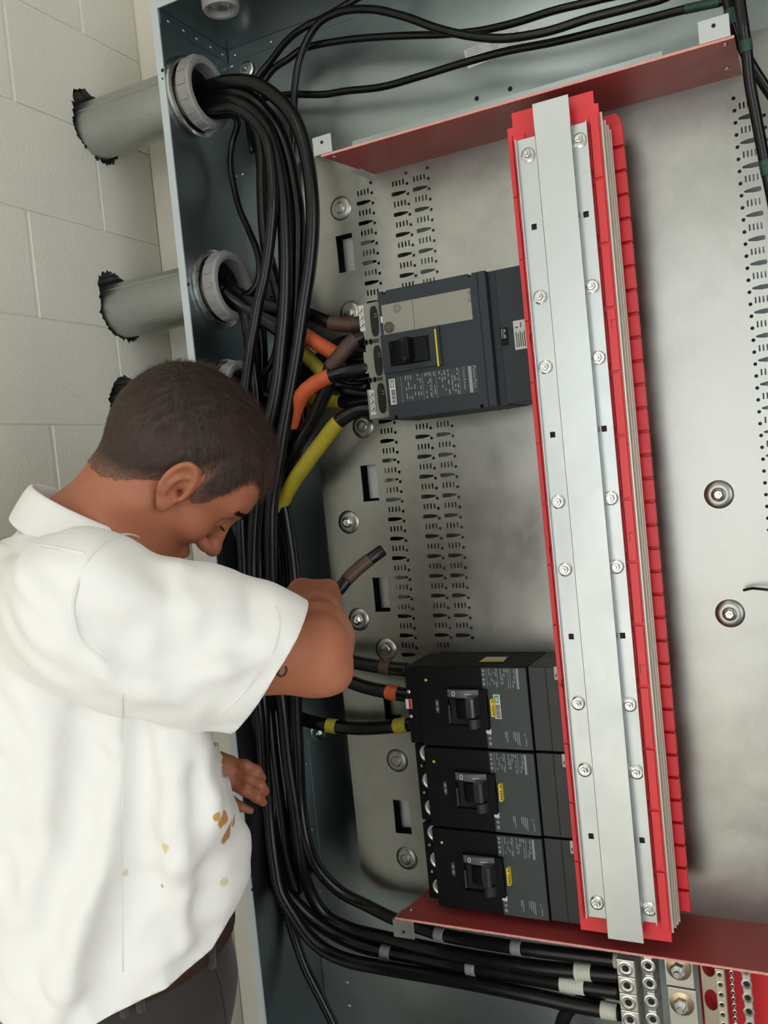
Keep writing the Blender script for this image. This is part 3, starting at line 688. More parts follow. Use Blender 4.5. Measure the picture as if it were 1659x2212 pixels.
# ------------------------------------------------------------------ three lower breakers
YL = 1.45
PITCH_Z = (pY(1152, 1622, YL)[2]-pY(1186.6, 1990, YL)[2])/2
LB = ['upper of the three black lower breakers, with three taped cables entering its terminal cover',
      'middle of the three black lower breakers, bare silver lugs and a yellow strip',
      'lowest of the three black lower breakers, standing just above the red lower board']
def lower(k):
    dz = -PITCH_Z*k
    def R(a, c, Y): x0, x1, z0, z1 = rect(*a, *c, Y); return x0, x1, z0+dz, z1+dz
    gx0, gx1, gz0, gz1 = R((1038, 1442), (1152, 1621), YL)
    bx0_ = pY(914, 1612, YL)[0]
    t = thing('lower_breaker', ((bx0_+gx1)/2, 1.5, gz0), LB[k], 'circuit breaker', 'lower breakers in a stack')
    xo = xj
    body = box('body', bx0_, gx1+.0015, YL, YP-.002, gz0-.0012, gz1+.0018, MT['black'], t, bevel=.002)
    fp = box('label_face', gx0, gx1, YL-.0012, YL+.001, gz0, gz1, MT['greyface'], t, bevel=.0005)
    xa_ = gx1+.0025
    box('jaw_housing', xa_, xo, YL+.003, YP-.002, gz0-.0015, gz1+.0015, MT['slate'] if k < 0 else mat('charcoal_plastic', (.018, .021, .024), .4) if 'charcoal_plastic' not in bpy.data.materials else bpy.data.materials['charcoal_plastic'], t, bevel=.0015)
    xm = pY(1176, 1441, YL)[0]
    box('housing_joint', xm-.0005, xm+.0005, YL+.0022, YL+.0032, gz0, gz1, MT['dark'], t)
    # escutcheon block with a window in which the rotor and handle sit
    ex0, ex1, ez0, ez1 = R((966, 1486), (1061, 1574), YL)
    YE_ = YL-.010
    wx0, wx1, wz0, wz1 = R((971, 1507), (1040, 1566), YL)
    e = MB()
    e.box(ex0, wx0, YE_, YL+.001, ez0, ez1); e.box(wx1, ex1, YE_, YL+.001, ez0, ez1)
    e.box(wx0, wx1, YE_, YL+.001, ez0, wz0); e.box(wx0, wx1, YE_, YL+.001, wz1, ez1)
    es = e.out('escutcheon', MT['black'], t)
    box('handle_well', wx0, wx1, YL-.0015, YL+.0006, wz0, wz1, MT['dark'], es)
    # curved on/off strip
    sx0, sx1, sz0, sz1 = R((966, 1489), (1034, 1506), YE_)
    n = 14; arc = []
    for j in range(n+1):
        u = j/n; arc.append((sx0+(sx1-sx0)*u, YE_-.0005-.007*math.sin(math.pi*u)))
    sp = MB().prismZ([(sx1, YE_+.001), (sx0, YE_+.001)]+arc, sz0, sz1).out('on_off_strip', MT['strip_grey'], t)
    zc_ = (sz0+sz1)/2
    def onarc(u, dz_, h=.0006): return (sx0+(sx1-sx0)*u, YE_-.0005-.007*math.sin(math.pi*u)-h, zc_+dz_)
    ring = [onarc(.22+.048*math.cos(a), .0042*math.sin(a)) for a in np.linspace(0, 2*math.pi, 25)]
    MB().tube(ring, .0007, 6, False).out('off_mark', MT['white'], sp)
    MB().tube([onarc(.60, -.0005), onarc(.70, -.0005), onarc(.80, -.0005)], .0007, 6).out('on_mark', MT['white'], sp)
    # rotor (drum along Z), handle and end cap
    rc = (wx0+wx1)/2+.006; rr = .024
    prof = [(rc+rr*math.cos(a), YL+.004-rr*math.sin(a)*.72) for a in np.linspace(math.pi*.96, math.pi*.04, 18)]
    MB().prismZ([(prof[-1][0], YL), (prof[0][0], YL)]+prof, wz0+.012, wz1-.001).out('rotor', MT['black'], t)
    hx = pY(1016, 1530, YL-.03)[0]
    hz0_, hz1_ = R((1003, 1508), (1027, 1550), YL-.03)[2:]
    gl = bpy.data.materials.get('glossy_black_handle') or mat('glossy_black_handle', (.03, .03, .03), .14, 0, .1, 60, spec=.8)
    prof = [(hx-.0105, YL), (hx-.0085, YL-.033), (hx-.0045, YL-.037), (hx+.0040, YL-.037), (hx+.0085, YL-.034), (hx+.0105, YL)]
    MB().prismZ(prof[::-1], hz0_, hz1_).out('handle', gl, t, bevel=.0012)
    bx = R((1008, 1552), (1038, 1573), YL-.012)
    prof = [(bx[0]+(bx[1]-bx[0])*u, YL-.010-.012*math.sin(math.pi*u)**.8) for u in np.linspace(0, 1, 12)]
    MB().prismZ([(bx[1], YL), (bx[0], YL)]+prof, bx[2], bx[3]).out('rotor_cap', bpy.data.materials.get('charcoal_plastic'), t)
    # marks
    q = R((940, 1511), (950, 1540), YL); tag_ = box('side_tag', q[0], q[1], YL-.0006, YL+.001, q[2], q[3], MT['greyface'], t)
    prints(tag_, 'tag_print', [(q[0]+.002, q[0]+.005, q[2]+.004, q[2]+.010), (q[0]+.002, q[0]+.005, q[3]-.010, q[3]-.004)], YL-.0006, MT['lightprint'])
    q = R((968, 1523), (975, 1562), YE_); box('arc_tag', q[0], q[1], YE_-.0008, YE_, q[2], q[3], MT['greyface'], es)
    q = R((1058, 1511), (1068, 1549), YE_-.001); yl = box('yellow_strip', q[0], q[1], YE_-.0012, YL, q[2], q[3], MT['yellow'], t)
    prints(yl, 'strip_print', [(q[0]+.003, q[0]+.0052, q[3]-.005-.0045*j, q[3]-.0022-.0045*j) for j in (0, 2, 3, 4, 5, 7)], YE_-.0012, MT['print'])
    q = R((1050, 1573.5), (1062, 1585), YL-.0012); box('white_square', q[0], q[1], YL-.0018, YL, q[2], q[3], MT['white'], t)
    p = pY(920, 1469, YL); MB().lathe([(.0028, -.0002), (.0024, .0008)], (p[0], p[1], p[2]+dz), (0, -1, 0), 10).out('yellow_dot', MT['yellow'], t)
    w_ = gx1-gx0; rows = []
    rgk = np.random.default_rng(20)
    def tx_(u0, u1, v0, v1): rows.append((gx0+w_*u0, gx0+w_*u1, gz1-(gz1-gz0)*v1, gz1-(gz1-gz0)*v0))
    tx_(.78, .83, .01, .255)
    for u, vv in ((.115, .245), (.355, .25), (.64, .245)): tx_(u, u+.008, .01, vv)
    for u in (.17, .22, .27, .32, .43, .47, .51, .55, .59, .69, .73):
        v_ = .015
        while v_ < .20:
            L_ = rgk.uniform(.012, .06)
            if rgk.random() < .6: tx_(u, u+.018, v_, v_+L_)
            v_ += L_+rgk.uniform(.01, .03)
    for u, v0, v1 in ((.42, .78, .86), (.455, .78, .92), (.60, .78, .87), (.64, .78, .90), (.68, .78, .93), (.72, .79, .95), (.84, .80, .83), (.865, .85, .95)): tx_(u, u+.016, v0, v1)
    for v0, v1 in ((.02, .05), (.07, .10), (.13, .16), (.18, .22)): tx_(.03, .075, v0, v1)
    for v0, v1 in ((.80, .83), (.86, .89), (.92, .96)): tx_(.04, .10, v0, v1)
    prints(fp, 'face_print', rows, YL-.0012, MT['lightprint'])
    if k < 2 or True:
        a = pY(1195, 1441, YL)[0]
        z_ = pY(1195, 1441, YL)[2]+dz
        q = (a, a+.012, z_-.022, z_); ws_ = box('white_sticker', *q[:2], YL+.0022, YL+.003, *q[2:], MT['white'], t)
        prints(ws_, 'sticker_print', [(q[0]+.002, q[0]+.004, q[2]+.004, q[2]+.010), (q[0]+.006, q[0]+.0075, q[2]+.008, q[2]+.016)], YL+.0022, MT['print'])
    # terminal side
    YTm = YL+.022
    tx0 = pY(897, 1620, YTm)[0]
    if k == 0:
        q = R((872, 1441), (914, 1606), YL+.006)
        tc = box('terminal_cover', q[0], bx0_-.0004, YL+.006, YP-.003, q[2], q[3], MT['black'], t, bevel=.002)
        q = R((876, 1510), (891, 1531), YL+.006); s_ = box('red_white_sticker', q[0], q[1], YL+.0052, YL+.006, q[2], q[3], MT['white'], t)
        box('red_patch', q[1]-.006, q[1]-.0005, YL+.0049, YL+.0052, q[2]+.0005, q[3]-.0005, MT['redspot'], s_)
        for x, y in ((883, 1494.5), (888, 1547.5)):
            MB().lathe([(.0042, 0), (.0034, .0016), (.001, .002)], pY(x, y, YL+.006), (0, -1, 0), 12).out('rivet', MT['zinc'], tc, smooth=True)
        barcode_sticker(t, (1065, 1500), (1084, 1553), YL-.0012)
        zt_ = gz1+.0021
        q = [pZ(*s, zt_) for s in ((1035, 1430), (1050, 1419), (1097, 1419), (1087, 1430))]
        ts_ = mk('top_label', [p_+np.array([0, 0, .0002]) for p_ in q], [(0, 1, 2, 3)], MT['white'], t)
        q2 = [pZ(*s, zt_+.0003) for s in ((1035, 1430), (1040, 1426), (1091, 1426), (1087, 1430))]
        mk('yellow_edge', [p_+np.array([0, 0, .0003]) for p_ in q2], [(0, 1, 2, 3)], MT['yellow'], ts_)
    else:
        tbk = box('terminal_block', tx0, bx0_-.0003, YTm, YP-.003, gz0, gz1, MT['black'], t, bevel=.001)
        for j in range(3):
            zc2 = gz1-(gz1-gz0)*(.12+.355*j)
            MB().lathe([(.0155, 0), (.0155, .002), (.0125, .0032), (.0105, .0024), (.0085, .001)], (bx0_-.003, YTm, zc2), (0, -1, 0), 28).out('lug', MT['tin'], tbk)
            if j < 2:
                MB().lathe([(.0030, 0), (.0022, .0014)], (tx0+.010, YTm, zc2-.0235), (0, -1, 0), 10).out('screw', MT['tin'], tbk)
    return t
for k in range(3): lower(k)

# ------------------------------------------------------------------ neutral and ground lugs below the board
def lugblock(name, a, c, Y, n, label, depth=.05, r=.0125, mt=None, y0=None, copper=False):
    x0, x1, z0, z1 = rect(*a, *c, Y); t = thing(name, ((x0+x1)/2, Y, z0), label, 'terminal lug')
    mt = mt or MT['tin']; h = (z1-z0)/n
    for k in range(n):
        zt_ = z1-h*k; zb_ = zt_-h*.985
        bk = box('lug_body', x0, x1, Y, Y+depth, zb_, zt_, mt, t, bevel=.0015)
        c_ = ((x0+x1)/2, Y, (zt_+zb_)/2)
        MB().lathe([(r, -.0002), (r, .0012), (r*.82, .0016), (r*.74, .0004), (r*.50, .0002)], c_, (0, -1, 0), 28).out('set_screw', MT['zinc'], bk)
        MB().lathe([(r*.50, -.0004), (r*.50, .0004)], c_, (0, -1, 0), 6).out('hex_socket_shade', MT['dark'], bk)  # socket's inner shade as a flat dark hexagon
    return t, x0, x1, z0, z1
YN = 1.45
zlow = pY(1380, 2290, YN)[2]
n1, ax0, ax1, az0, az1 = lugblock('neutral_lug', (1330, 2071), (1386, 2262), YN, 5, 'tall tinned lug bank under the red board, the one the four thick taped cables enter')
n2 = lugblock('neutral_lug', (1389, 2066), (1425, 2262), YN+.012, 5, 'narrower tinned lug bank just right of the cable-fed lug bank', r=.0118)
x0, x1, z0, z1 = rect(1434, 2068, 1512, 2270, YN+.02)
np_ = thing('neutral_plate', ((x0+x1)/2, YN+.02, z0), 'pale tinned plate with two large hex bolts below the red board', 'terminal plate')
zm = pY(1470, 2133, YN+.02)[2]
box('plate', x0, x1, YN+.020, YN+.024, zm+.0008, z1, MT['tin'], np_, bevel=.0006)
box('plate', x0+.002, x1+.002, YN+.017, YN+.024, z0, zm-.0008, MT['tin'], np_, bevel=.0006)
for x, y in ((1466, 2092), (1473, 2168)):
    p = pY(x, y, YN+.017)
    MB().lathe([(.0195, 0), (.0195, .0012), (.012, .003)], p, (0, -1, 0), 28).out('washer', mat('bronze_washer', (.45, .36, .24), .3, 1) if 'bronze_washer' not in bpy.data.materials else bpy.data.materials['bronze_washer'], np_)
    b = MB().lathe([(.0125, .002), (.0125, .010), (.011, .0115)], p, (0, -1, 0), 6).lathe([(.0062, .0), (.0062, .020), (.005, .0215)], p, (0, -1, 0), 14)
    b.out('hex_bolt', MT['zinc'], np_)
x0, x1, z0, z1 = rect(1512, 2078, 1566, 2270, YN+.04)
hs = []
for x, y in ((1531, 2087), (1537, 2160), (1544, 2235)):
    p = pY(x, y, YN+.04); hs.append([(p[0]+.011*math.cos(a), p[2]+.018*math.sin(a)) for a in np.linspace(0, 2*math.pi, 24, endpoint=False)])
gp_ = thing('ground_strap', ((x0+x1)/2, YN+.04, z0), 'cream metal strap with big oval holes, right of the bolted plate', 'ground strap')
sheet('strap', quad(x0, x1, z0, z1), hs, .003, lambda u, v, w: (u, YN+.0415+w, v), MT['cream'], gp_)
box('red_standoff', x0-.01, .07, YN+.075, YN+.08, z0, z1+.01, MT['red'], gp_)
def screwbar(a, c, Y, n, label, rr, mt):
    x0, x1, z0, z1 = rect(*a, *c, Y); t = thing('ground_bar', ((x0+x1)/2, Y, z0), label, 'ground bar')
    box('bar', x0, x1, Y, Y+.014, z0, z1, mt, t, bevel=.001)
    for k in range(n):
        zc2 = z1-(z1-z0)*(k+.5)/n; c_ = ((x0+x1)/2, Y, zc2)
        s = MB().lathe([(rr, 0), (rr, .001), (rr*.7, .0012), (rr*.6, .0002)], c_, (0, -1, 0), 14).out('bar_screw', MT['zinc'], t)
        MB().lathe([(rr*.55, -.0002), (rr*.55, .0005)], c_, (0, -1, 0), 8).out('screw_slot_shade', MT['dark'], s)  # shade inside the screw head as a flat dark disc
    return t
screwbar((1543, 2092), (1580, 2290), YN+.010, 9, 'slim pale bar with small screws in front of the cream strap', .0048, MT['cream'])
screwbar((1580, 2080), (1594, 2290), YN+.030, 15, 'narrow ground bar crowded with tiny screws, second bar from the right', .0034, MT['tin'])
screwbar((1600, 2080), (1636, 2290), YN+.022, 7, 'rightmost silver ground bar with round screw holes', .0085, MT['tin'])
# ------------------------------------------------------------------ cables
TAPE = {'b': ('t_brown', 'brown tape'), 'o': ('t_orange', 'orange tape'), 'y': ('t_yellow', 'yellow tape'), 'g': ('t_grey', 'grey tape'), 'w': ('t_white', 'white tape'), 'e': ('t_green', 'dark green tape')}
def cable(label, pts, r, tapes=(), name='power_cable', group='black cables in the enclosure', per=7, n=12, head=(), tail=()):
    """pts: (pixel x, pixel y, Y) triples; tapes: (pixel from, pixel to, colour)"""
    P = spline([np.array(p) for p in head]+[pY(*p) for p in pts]+[np.array(p) for p in tail], per)
    o = MB().tube(P, r, n).out(name, MT['cable'], None, smooth=True, origin=P[np.argmin(P[:, 2])])
    prop(o, label, 'cable', group)
    for a, c, k in tapes:
        D = spline(P, 6); q = proj(D)
        i = int(np.argmin(np.hypot(*(q-np.array(a)).T))); j = int(np.argmin(np.hypot(*(q-np.array(c)).T)))
        if i > j: i, j = j, i
        j = max(j, i+2); S = D[i:j+1]
        m = max(6, int(len(S)))
        rr = r*1.07+.00035*np.sin(np.arange(len(S))*1.9)
        tp = MB().tube(S, rr, n).out('tape_band', MT[TAPE[k][0]], o, smooth=True)
        tp['label'] = TAPE[k][1]+' wrapped around the cable'
    return o
R1, R2 = .0135, .0068
A = 1.478
# the bundle that spills from the top conduit and drops down the left gutter
cable('thick black cable arching highest and furthest right out of the top conduit', [(400, 212, A), (445, 190, A), (483, 178, A-.01), (548, 180, A-.02), (603, 216, A-.02), (639, 263, A-.02), (662, 335, A-.02), (674, 425, A-.02), (675, 500, A-.02), (668, 580, A-.02), (655, 665, A-.02), (643, 750, A-.02), (631, 822, A-.02), (619, 890, A-.02), (605, 975, A-.02), (596, 1030, A-.02), (588, 1080, A-.02), (585, 1180, A-.02), (590, 1300, A-.01), (598, 1420, A), (612, 1540, A), (622, 1640, A), (640, 1760, A), (652, 1850, 1.48), (668, 1920, 1.50), (702, 1976, 1.51), (749, 2004, 1.51), (832, 2026, 1.50), (900, 2043, 1.49), (1000, 2064, 1.48), (1150, 2088, 1.475), (1255, 2099, 1.475), (1345, 2107, 1.475)], R1, [((1242, 2098), (1279, 2102), 'w')], group='thick black cables from the top conduit')
cable('thick black cable second from the right where the top conduit bundle starts to fall', [(400, 222, A), (455, 208, A+.01), (494, 198, A), (541, 212, A-.005), (574, 243, A), (602, 283, A), (622, 335, A), (636, 405, A), (644, 470, A), (643, 580, A), (640, 677, A), (633, 750, A), (620, 822, A), (603, 875, A), (584, 960, A-.01), (574, 1035, A-.01), (563, 1130, A-.01), (560, 1240, A-.01), (566, 1350, A), (575, 1480, A), (578, 1600, A), (588, 1720, A), (594, 1849, 1.47), (610, 1912, 1.475), (644, 1955, 1.48), (682, 1990, 1.49), (735, 2024, 1.50), (790, 2046, 1.50), (832, 2056, 1.50), (900, 2068, 1.495), (1000, 2086, 1.485), (1150, 2112, 1.48), (1240, 2128, 1.475), (1345, 2143, 1.475)], R1, [((826, 2055), (847, 2060), 'g'), ((1010, 2088), (1030, 2092), 'g'), ((1212, 2123), (1263, 2131), 'w')], group='thick black cables from the top conduit')
cable('thick black cable in the middle of the bundle, broad and close to the viewer', [(400, 230, A), (455, 222, A), (494, 217, A-.01), (541, 237, A-.025), (574, 277, A-.03), (594, 335, A-.03), (608, 407, A-.03), (615, 498, A-.03), (617, 580, A-.03), (614, 677, A-.03), (607, 750, A-.03), (600, 822, A-.03), (585, 900, A-.03), (565, 990, A-.025), (553, 1080, A-.02), (546, 1180, A-.02), (548, 1300, A-.02), (560, 1420, A-.01), (570, 1540, A-.01), (573, 1640, A-.01), (582, 1760, A-.01), (592, 1850, 1.46), (606, 1925, 1.455), (640, 1985, 1.455), (666, 2022, 1.455), (699, 2051, 1.46), (749, 2074, 1.465), (832, 2091, 1.47), (900, 2103, 1.475), (1000, 2120, 1.475), (1150, 2150, 1.475), (1240, 2170, 1.475), (1345, 2188, 1.475)], R1, [((1300, 2179), (1335, 2186), 'w')], group='thick black cables from the top conduit')
cable('shiny black cable running down the left front of the bundle past the middle conduit', [(400, 238, A), (450, 236, A-.01), (500, 232, A-.02), (545, 256, A-.035), (575, 300, A-.04), (588, 370, A-.045), (590, 430, A-.05), (586, 490, A-.05), (580, 545, A-.05), (570, 605, A-.05), (558, 653, A-.05), (550, 701, A-.05), (541, 750, A-.05), (532, 822, A-.045), (525, 890, A-.04), (521, 980, A-.03), (520, 1090, A-.03), (524, 1200, A-.03), (532, 1320, A-.03), (548, 1440, A-.03), (562, 1560, A-.03), (568, 1660, A-.02), (578, 1760, A-.01), (588, 1850, 1.48), (606, 1925, 1.49), (632, 2010, 1.50), (660, 2090, 1.50), (690, 2150, 1.50), (722, 2215, 1.50), (760, 2300, 1.5)], .0105, tail=[(-.74, 1.5, -1.31)], group='thick black cables from the top conduit')
cable('thinner black cable with a small knot, behind the broad cable under the top conduit', [(420, 240, A+.02), (470, 240, A+.02), (520, 240, A+.03), (552, 270, A+.045), (565, 317, A+.05), (567, 407, A+.05), (570, 480, A+.045), (577, 540, A+.04), (592, 600, A+.03), (606, 650, A+.02), (612, 720, A+.02), (610, 800, A+.02), (603, 880, A+.02), (594, 960, A+.02), (596, 1040, A+.02), (608, 1120, A+.02), (622, 1200, A+.02), (630, 1300, A+.02), (638, 1420, A+.01), (640, 1540, A+.01), (645, 1640, A+.01), (650, 1740, A+.01), (662, 1815, 1.48), (684, 1872, 1.49), (735, 1926, 1.51), (790, 1955, 1.52), (854, 1986, 1.51), (912, 2006, 1.50), (951, 2018, 1.49), (1118, 2047, 1.475), (1250, 2064, 1.475), (1345, 2076, 1.475)], .0120, [((943, 2015), (962, 2021), 'g'), ((1105, 2045), (1128, 2049), 'g'), ((1326, 2073), (1340, 2075), 'w')], group='thick black cables from the top conduit')
cable('black cable low in the gutter bundle, hidden higher up, ending in the lug bank', [(560, 690, 1.53), (566, 800, 1.53), (560, 900, 1.52), (570, 1000, 1.52), (590, 1090, 1.51), (610, 1200, 1.51), (615, 1340, 1.51), (622, 1480, 1.50), (626, 1600, 1.50), (632, 1720, 1.50), (645, 1850, 1.50), (672, 1930, 1.51)], R1, group='thick black cables from the top conduit')
cable('thick black cable at the back left of the gutter bundle beside the head', [(520, 640, 1.50), (536, 700, 1.50), (545, 780, 1.49), (556, 870, 1.49), (553, 980, 1.49), (540, 1080, 1.48), (532, 1180, 1.48), (536, 1300, 1.48), (556, 1420, 1.48), (577, 1520, 1.48), (590, 1640, 1.48), (606, 1760, 1.485), (618, 1850, 1.49), (640, 1930, 1.50)], R1, group='thick black cables from the middle conduit')
cable('black cable along the right side of the gutter bundle beside the yellow taped cable', [(600, 960, 1.50), (603, 1040, 1.50), (618, 1120, 1.50), (632, 1220, 1.50), (640, 1330, 1.49), (640, 1460, 1.49), (636, 1600, 1.49), (640, 1700, 1.49), (652, 1800, 1.49), (668, 1880, 1.5)], R1, group='thick black cables from the middle conduit')
cable('thin black wire looping from the top conduit back into the middle conduit', [(470, 250, 1.50), (505, 250, 1.52), (513, 265, 1.53), (502, 310, 1.54), (498, 352, 1.54), (506, 405, 1.54), (519, 455, 1.53), (538, 498, 1.52), (556, 545, 1.50), (561, 582, 1.49), (556, 612, 1.49), (540, 632, 1.49), (505, 640, 1.495)], R2, name='thin_wire', group='thin black wires')
cable('thin black wire curving left behind the bundle below the middle conduit', [(590, 640, 1.55), (600, 700, 1.55), (598, 745, 1.54), (586, 785, 1.53), (565, 812, 1.52), (520, 850, 1.50)], R2, name='thin_wire', group='thin black wires')
# wires that sweep along the top of the enclosure
G = 'thin black wires across the top of the enclosure'
cable('upper of two wires bending up beside the corner bolt, leaving through the top', [(546, 330, 1.55), (536, 260, 1.55), (536, 203, 1.55), (557, 167, 1.55), (585, 132, 1.55), (620, 88, 1.54), (654, 61, 1.53), (700, 38, 1.53), (752, 8, 1.53), (800, -25, 1.53)], R2, name='thin_wire', group=G, tail=[(-.66, 1.52, .917)])
cable('wire running nearly level under the arched wire and above the paper label', [(560, 360, 1.56), (556, 260, 1.56), (567, 185, 1.56), (590, 150, 1.56), (622, 128, 1.56), (654, 106, 1.56), (745, 87, 1.56), (853, 78, 1.56), (962, 74, 1.56), (1034, 67, 1.555), (1106, 51, 1.55), (1200, 22, 1.54), (1290, 0, 1.54), (1370, -25, 1.54)], R2, name='thin_wire', group=G, tail=[(-.12, 1.53, .80), (.02, 1.53, .83), (.074, 1.53, .84)])
cable('wire rising straight then arching over and dipping in front of the paper label', [(625, 400, 1.55), (632, 320, 1.55), (635, 245, 1.54), (637, 190, 1.54), (650, 120, 1.535), (683, 56, 1.53), (727, 28, 1.525), (799, 20, 1.52), (871, 35, 1.52), (944, 61, 1.52), (1016, 78, 1.52), (1088, 83, 1.52), (1160, 73, 1.52), (1200, 63, 1.52), (1270, 40, 1.52), (1380, 11, 1.52), (1450, -12, 1.52)], R2*1.08, name='thin_wire', group=G, tail=[(-.08, 1.51, .74), (.03, 1.51, .76), (.074, 1.51, .765)])
cable('lowest wire along the top, crossing the paper label, green tape at its end', [(560, 214, 1.57), (600, 207, 1.57), (640, 204, 1.57), (701, 204, 1.57), (745, 197, 1.57), (824, 188, 1.57), (907, 165, 1.56), (998, 137, 1.555), (1088, 112, 1.55), (1200, 90, 1.545), (1344, 55, 1.53), (1490, 18, 1.51), (1564, 2, 1.50), (1640, -18, 1.50)], R2, [((1480, 20), (1556, 4), 'e')], name='thin_wire', group=G, tail=[(.02, 1.50, .66), (.074, 1.50, .665)])
cable('right wire dropping over the punched pan at the picture edge, with two green tape bands', [(1594, -30, 1.42), (1600, 20, 1.42), (1606, 60, 1.42), (1613, 110, 1.43), (1620, 180, 1.44), (1633, 250, 1.45), (1648, 330, 1.46), (1664, 410, 1.47), (1680, 480, 1.48)], .0082, [((1607, 84), (1612, 112), 'e'), ((1650, 345), (1657, 378), 'e')], name='thin_wire', group='wires at the upper right', head=[(-.05, 1.46, .917), (-.075, 1.43, .82)], tail=[(.005, 1.50, .10), (.045, 1.52, -.25), (.05, 1.53, -.76)])
cable('left wire crossing behind the other at the picture edge, with one green tape band', [(1565, -30, 1.45), (1573, 10, 1.45), (1584, 50, 1.45), (1600, 95, 1.46), (1622, 138, 1.47), (1645, 175, 1.48), (1670, 212, 1.49), (1700, 260, 1.5)], .0076, [((1576, 22), (1585, 52), 'e')], name='thin_wire', group='wires at the upper right', head=[(-.10, 1.48, .917), (-.11, 1.46, .82)], tail=[(.005, 1.52, .34), (.055, 1.54, .1), (.06, 1.54, -.76)])
w = cable('short stiff black wire poking in from the picture edge over the bare pan', [(1606, 1275, 1.555), (1625, 1271, 1.55), (1640, 1272, 1.545), (1680, 1273, 1.54)], .0022, name='thin_wire', group='wires at the upper right', tail=[(.0, 1.54, -.20), (.074, 1.55, -.14)])
# feeders of the main breaker
G = 'taped feeder cables of the main breaker'
Y0 = 1.50
cable('brown taped cable entering the top lug of the main breaker', [(470, 600, A+.02), (505, 628, A+.02), (545, 650, A+.02), (600, 664, Y0), (667, 679, Y0), (712, 696, Y0), (745, 701, Y0), (790, 700, Y0)], R1, [((714, 697), (786, 700), 'b')], group=G)
cable('black cable with long brown tape slanting down left from the main breaker', [(800, 722, 1.49), (778, 728, 1.48), (757, 742, 1.47), (735, 768, 1.46), (714, 795, 1.46), (707, 835, 1.47), (688, 880, 1.48), (668, 920, 1.49), (640, 965, 1.49), (618, 1008, 1.50), (606, 1070, 1.50)], R1, [((768, 735), (716, 792), 'b')], group=G)
cable('upper orange taped cable, coming from behind the bundle', [(470, 622, A), (520, 650, A+.02), (590, 690, A+.03), (657, 724, Y0), (691, 745, Y0), (724, 763, Y0), (760, 773, Y0), (800, 776, Y0)], R1, [((640, 714), (730, 766), 'o')], group=G)
cable('upper yellow taped cable slanting down right behind the orange ones', [(480, 630, A), (530, 665, A+.02), (600, 712, A+.03), (650, 757, Y0+.02), (671, 778, Y0+.02), (700, 806, Y0+.02), (740, 828, Y0+.02), (800, 836, Y0+.01)], R1, [((630, 738), (703, 809), 'y')], group=G)
cable('lower orange taped cable curving down left in front of the others', [(806, 790, 1.49), (787, 796, 1.48), (750, 803, 1.465), (712, 813, 1.455), (681, 828, 1.455), (655, 850, 1.46), (640, 880, 1.475), (628, 925, 1.49), (614, 990, 1.50)], R1, [((713, 812), (629, 920), 'o')], group=G)
cable('level yellow taped cable passing behind the slanting black cable', [(810, 864, 1.50), (778, 867, 1.51), (738, 868, 1.52), (700, 867, 1.525), (655, 864, 1.53), (600, 860, 1.535), (540, 850, 1.51), (490, 860, 1.495)], .0128, [((737, 868), (640, 863), 'y')], group=G)
cable('long yellow taped cable dropping steeply left from the bottom lug of the main breaker', [(806, 884, 1.50), (769, 888, 1.49), (733, 910, 1.48), (697, 954, 1.48), (661, 1002, 1.48), (628, 1050, 1.49), (606, 1100, 1.50), (600, 1160, 1.50)], .0138, [((731, 912), (602, 1120), 'y')], group=G)
cable('black cable looping low between the orange and yellow cables', [(806, 850, 1.505), (775, 846, 1.51), (735, 836, 1.51), (706, 815, 1.52), (690, 790, 1.53), (650, 780, 1.54)], .0125, group=G)
cable('black cable tucked behind the upper brown taped cable', [(806, 745, 1.51), (770, 735, 1.515), (735, 742, 1.52), (700, 768, 1.53), (660, 790, 1.54), (600, 800, 1.54)], .0125, group=G)
cable('black cable passing straight down behind the level yellow tape', [(655, 820, 1.545), (652, 880, 1.545), (652, 930, 1.54), (640, 985, 1.53), (622, 1040, 1.52)], .0105, group=G)
cable('black cable crossing low behind the lower orange tape', [(806, 812, 1.515), (760, 822, 1.52), (720, 830, 1.53), (670, 815, 1.54), (610, 790, 1.545)], .0125, group=G)
# feeders of the upper of the lower breakers
G = 'banded cables of the lower breaker'
cable('cable with brown band entering the black lower breaker terminal cover', [(560, 1340, 1.49), (610, 1385, 1.50), (680, 1412, 1.51), (753, 1428, 1.51), (835, 1442, 1.50), (882, 1447, 1.50)], R1, [((825, 1440), (845, 1444), 'b')], group=G)
cable('cable with orange band entering the black lower breaker terminal cover', [(560, 1370, 1.50), (620, 1420, 1.51), (690, 1450, 1.515), (741, 1467, 1.515), (789, 1484, 1.51), (850, 1497, 1.50), (888, 1503, 1.50)], R1, [((838, 1495), (860, 1499), 'o')], group=G)
cable('cable with two yellow bands entering the black lower breaker terminal cover', [(520, 1470, 1.50), (560, 1498, 1.51), (596, 1520, 1.52), (650, 1552, 1.53), (717, 1568, 1.53), (765, 1573, 1.53), (813, 1572, 1.52), (866, 1567, 1.50), (892, 1564, 1.50)], R1, [((545, 1490), (565, 1501), 'y'), ((707, 1567), (728, 1570), 'y'), ((856, 1568), (880, 1566), 'y')], group=G)
cable('short black cable bending down from under the four taped cables', [(1300, 2150, 1.50), (1262, 2160, 1.50), (1232, 2178, 1.50), (1216, 2205, 1.50), (1208, 2260, 1.50), (1205, 2320, 1.50)], .0125, group=G, tail=[(-.47, 1.50, -1.31)])
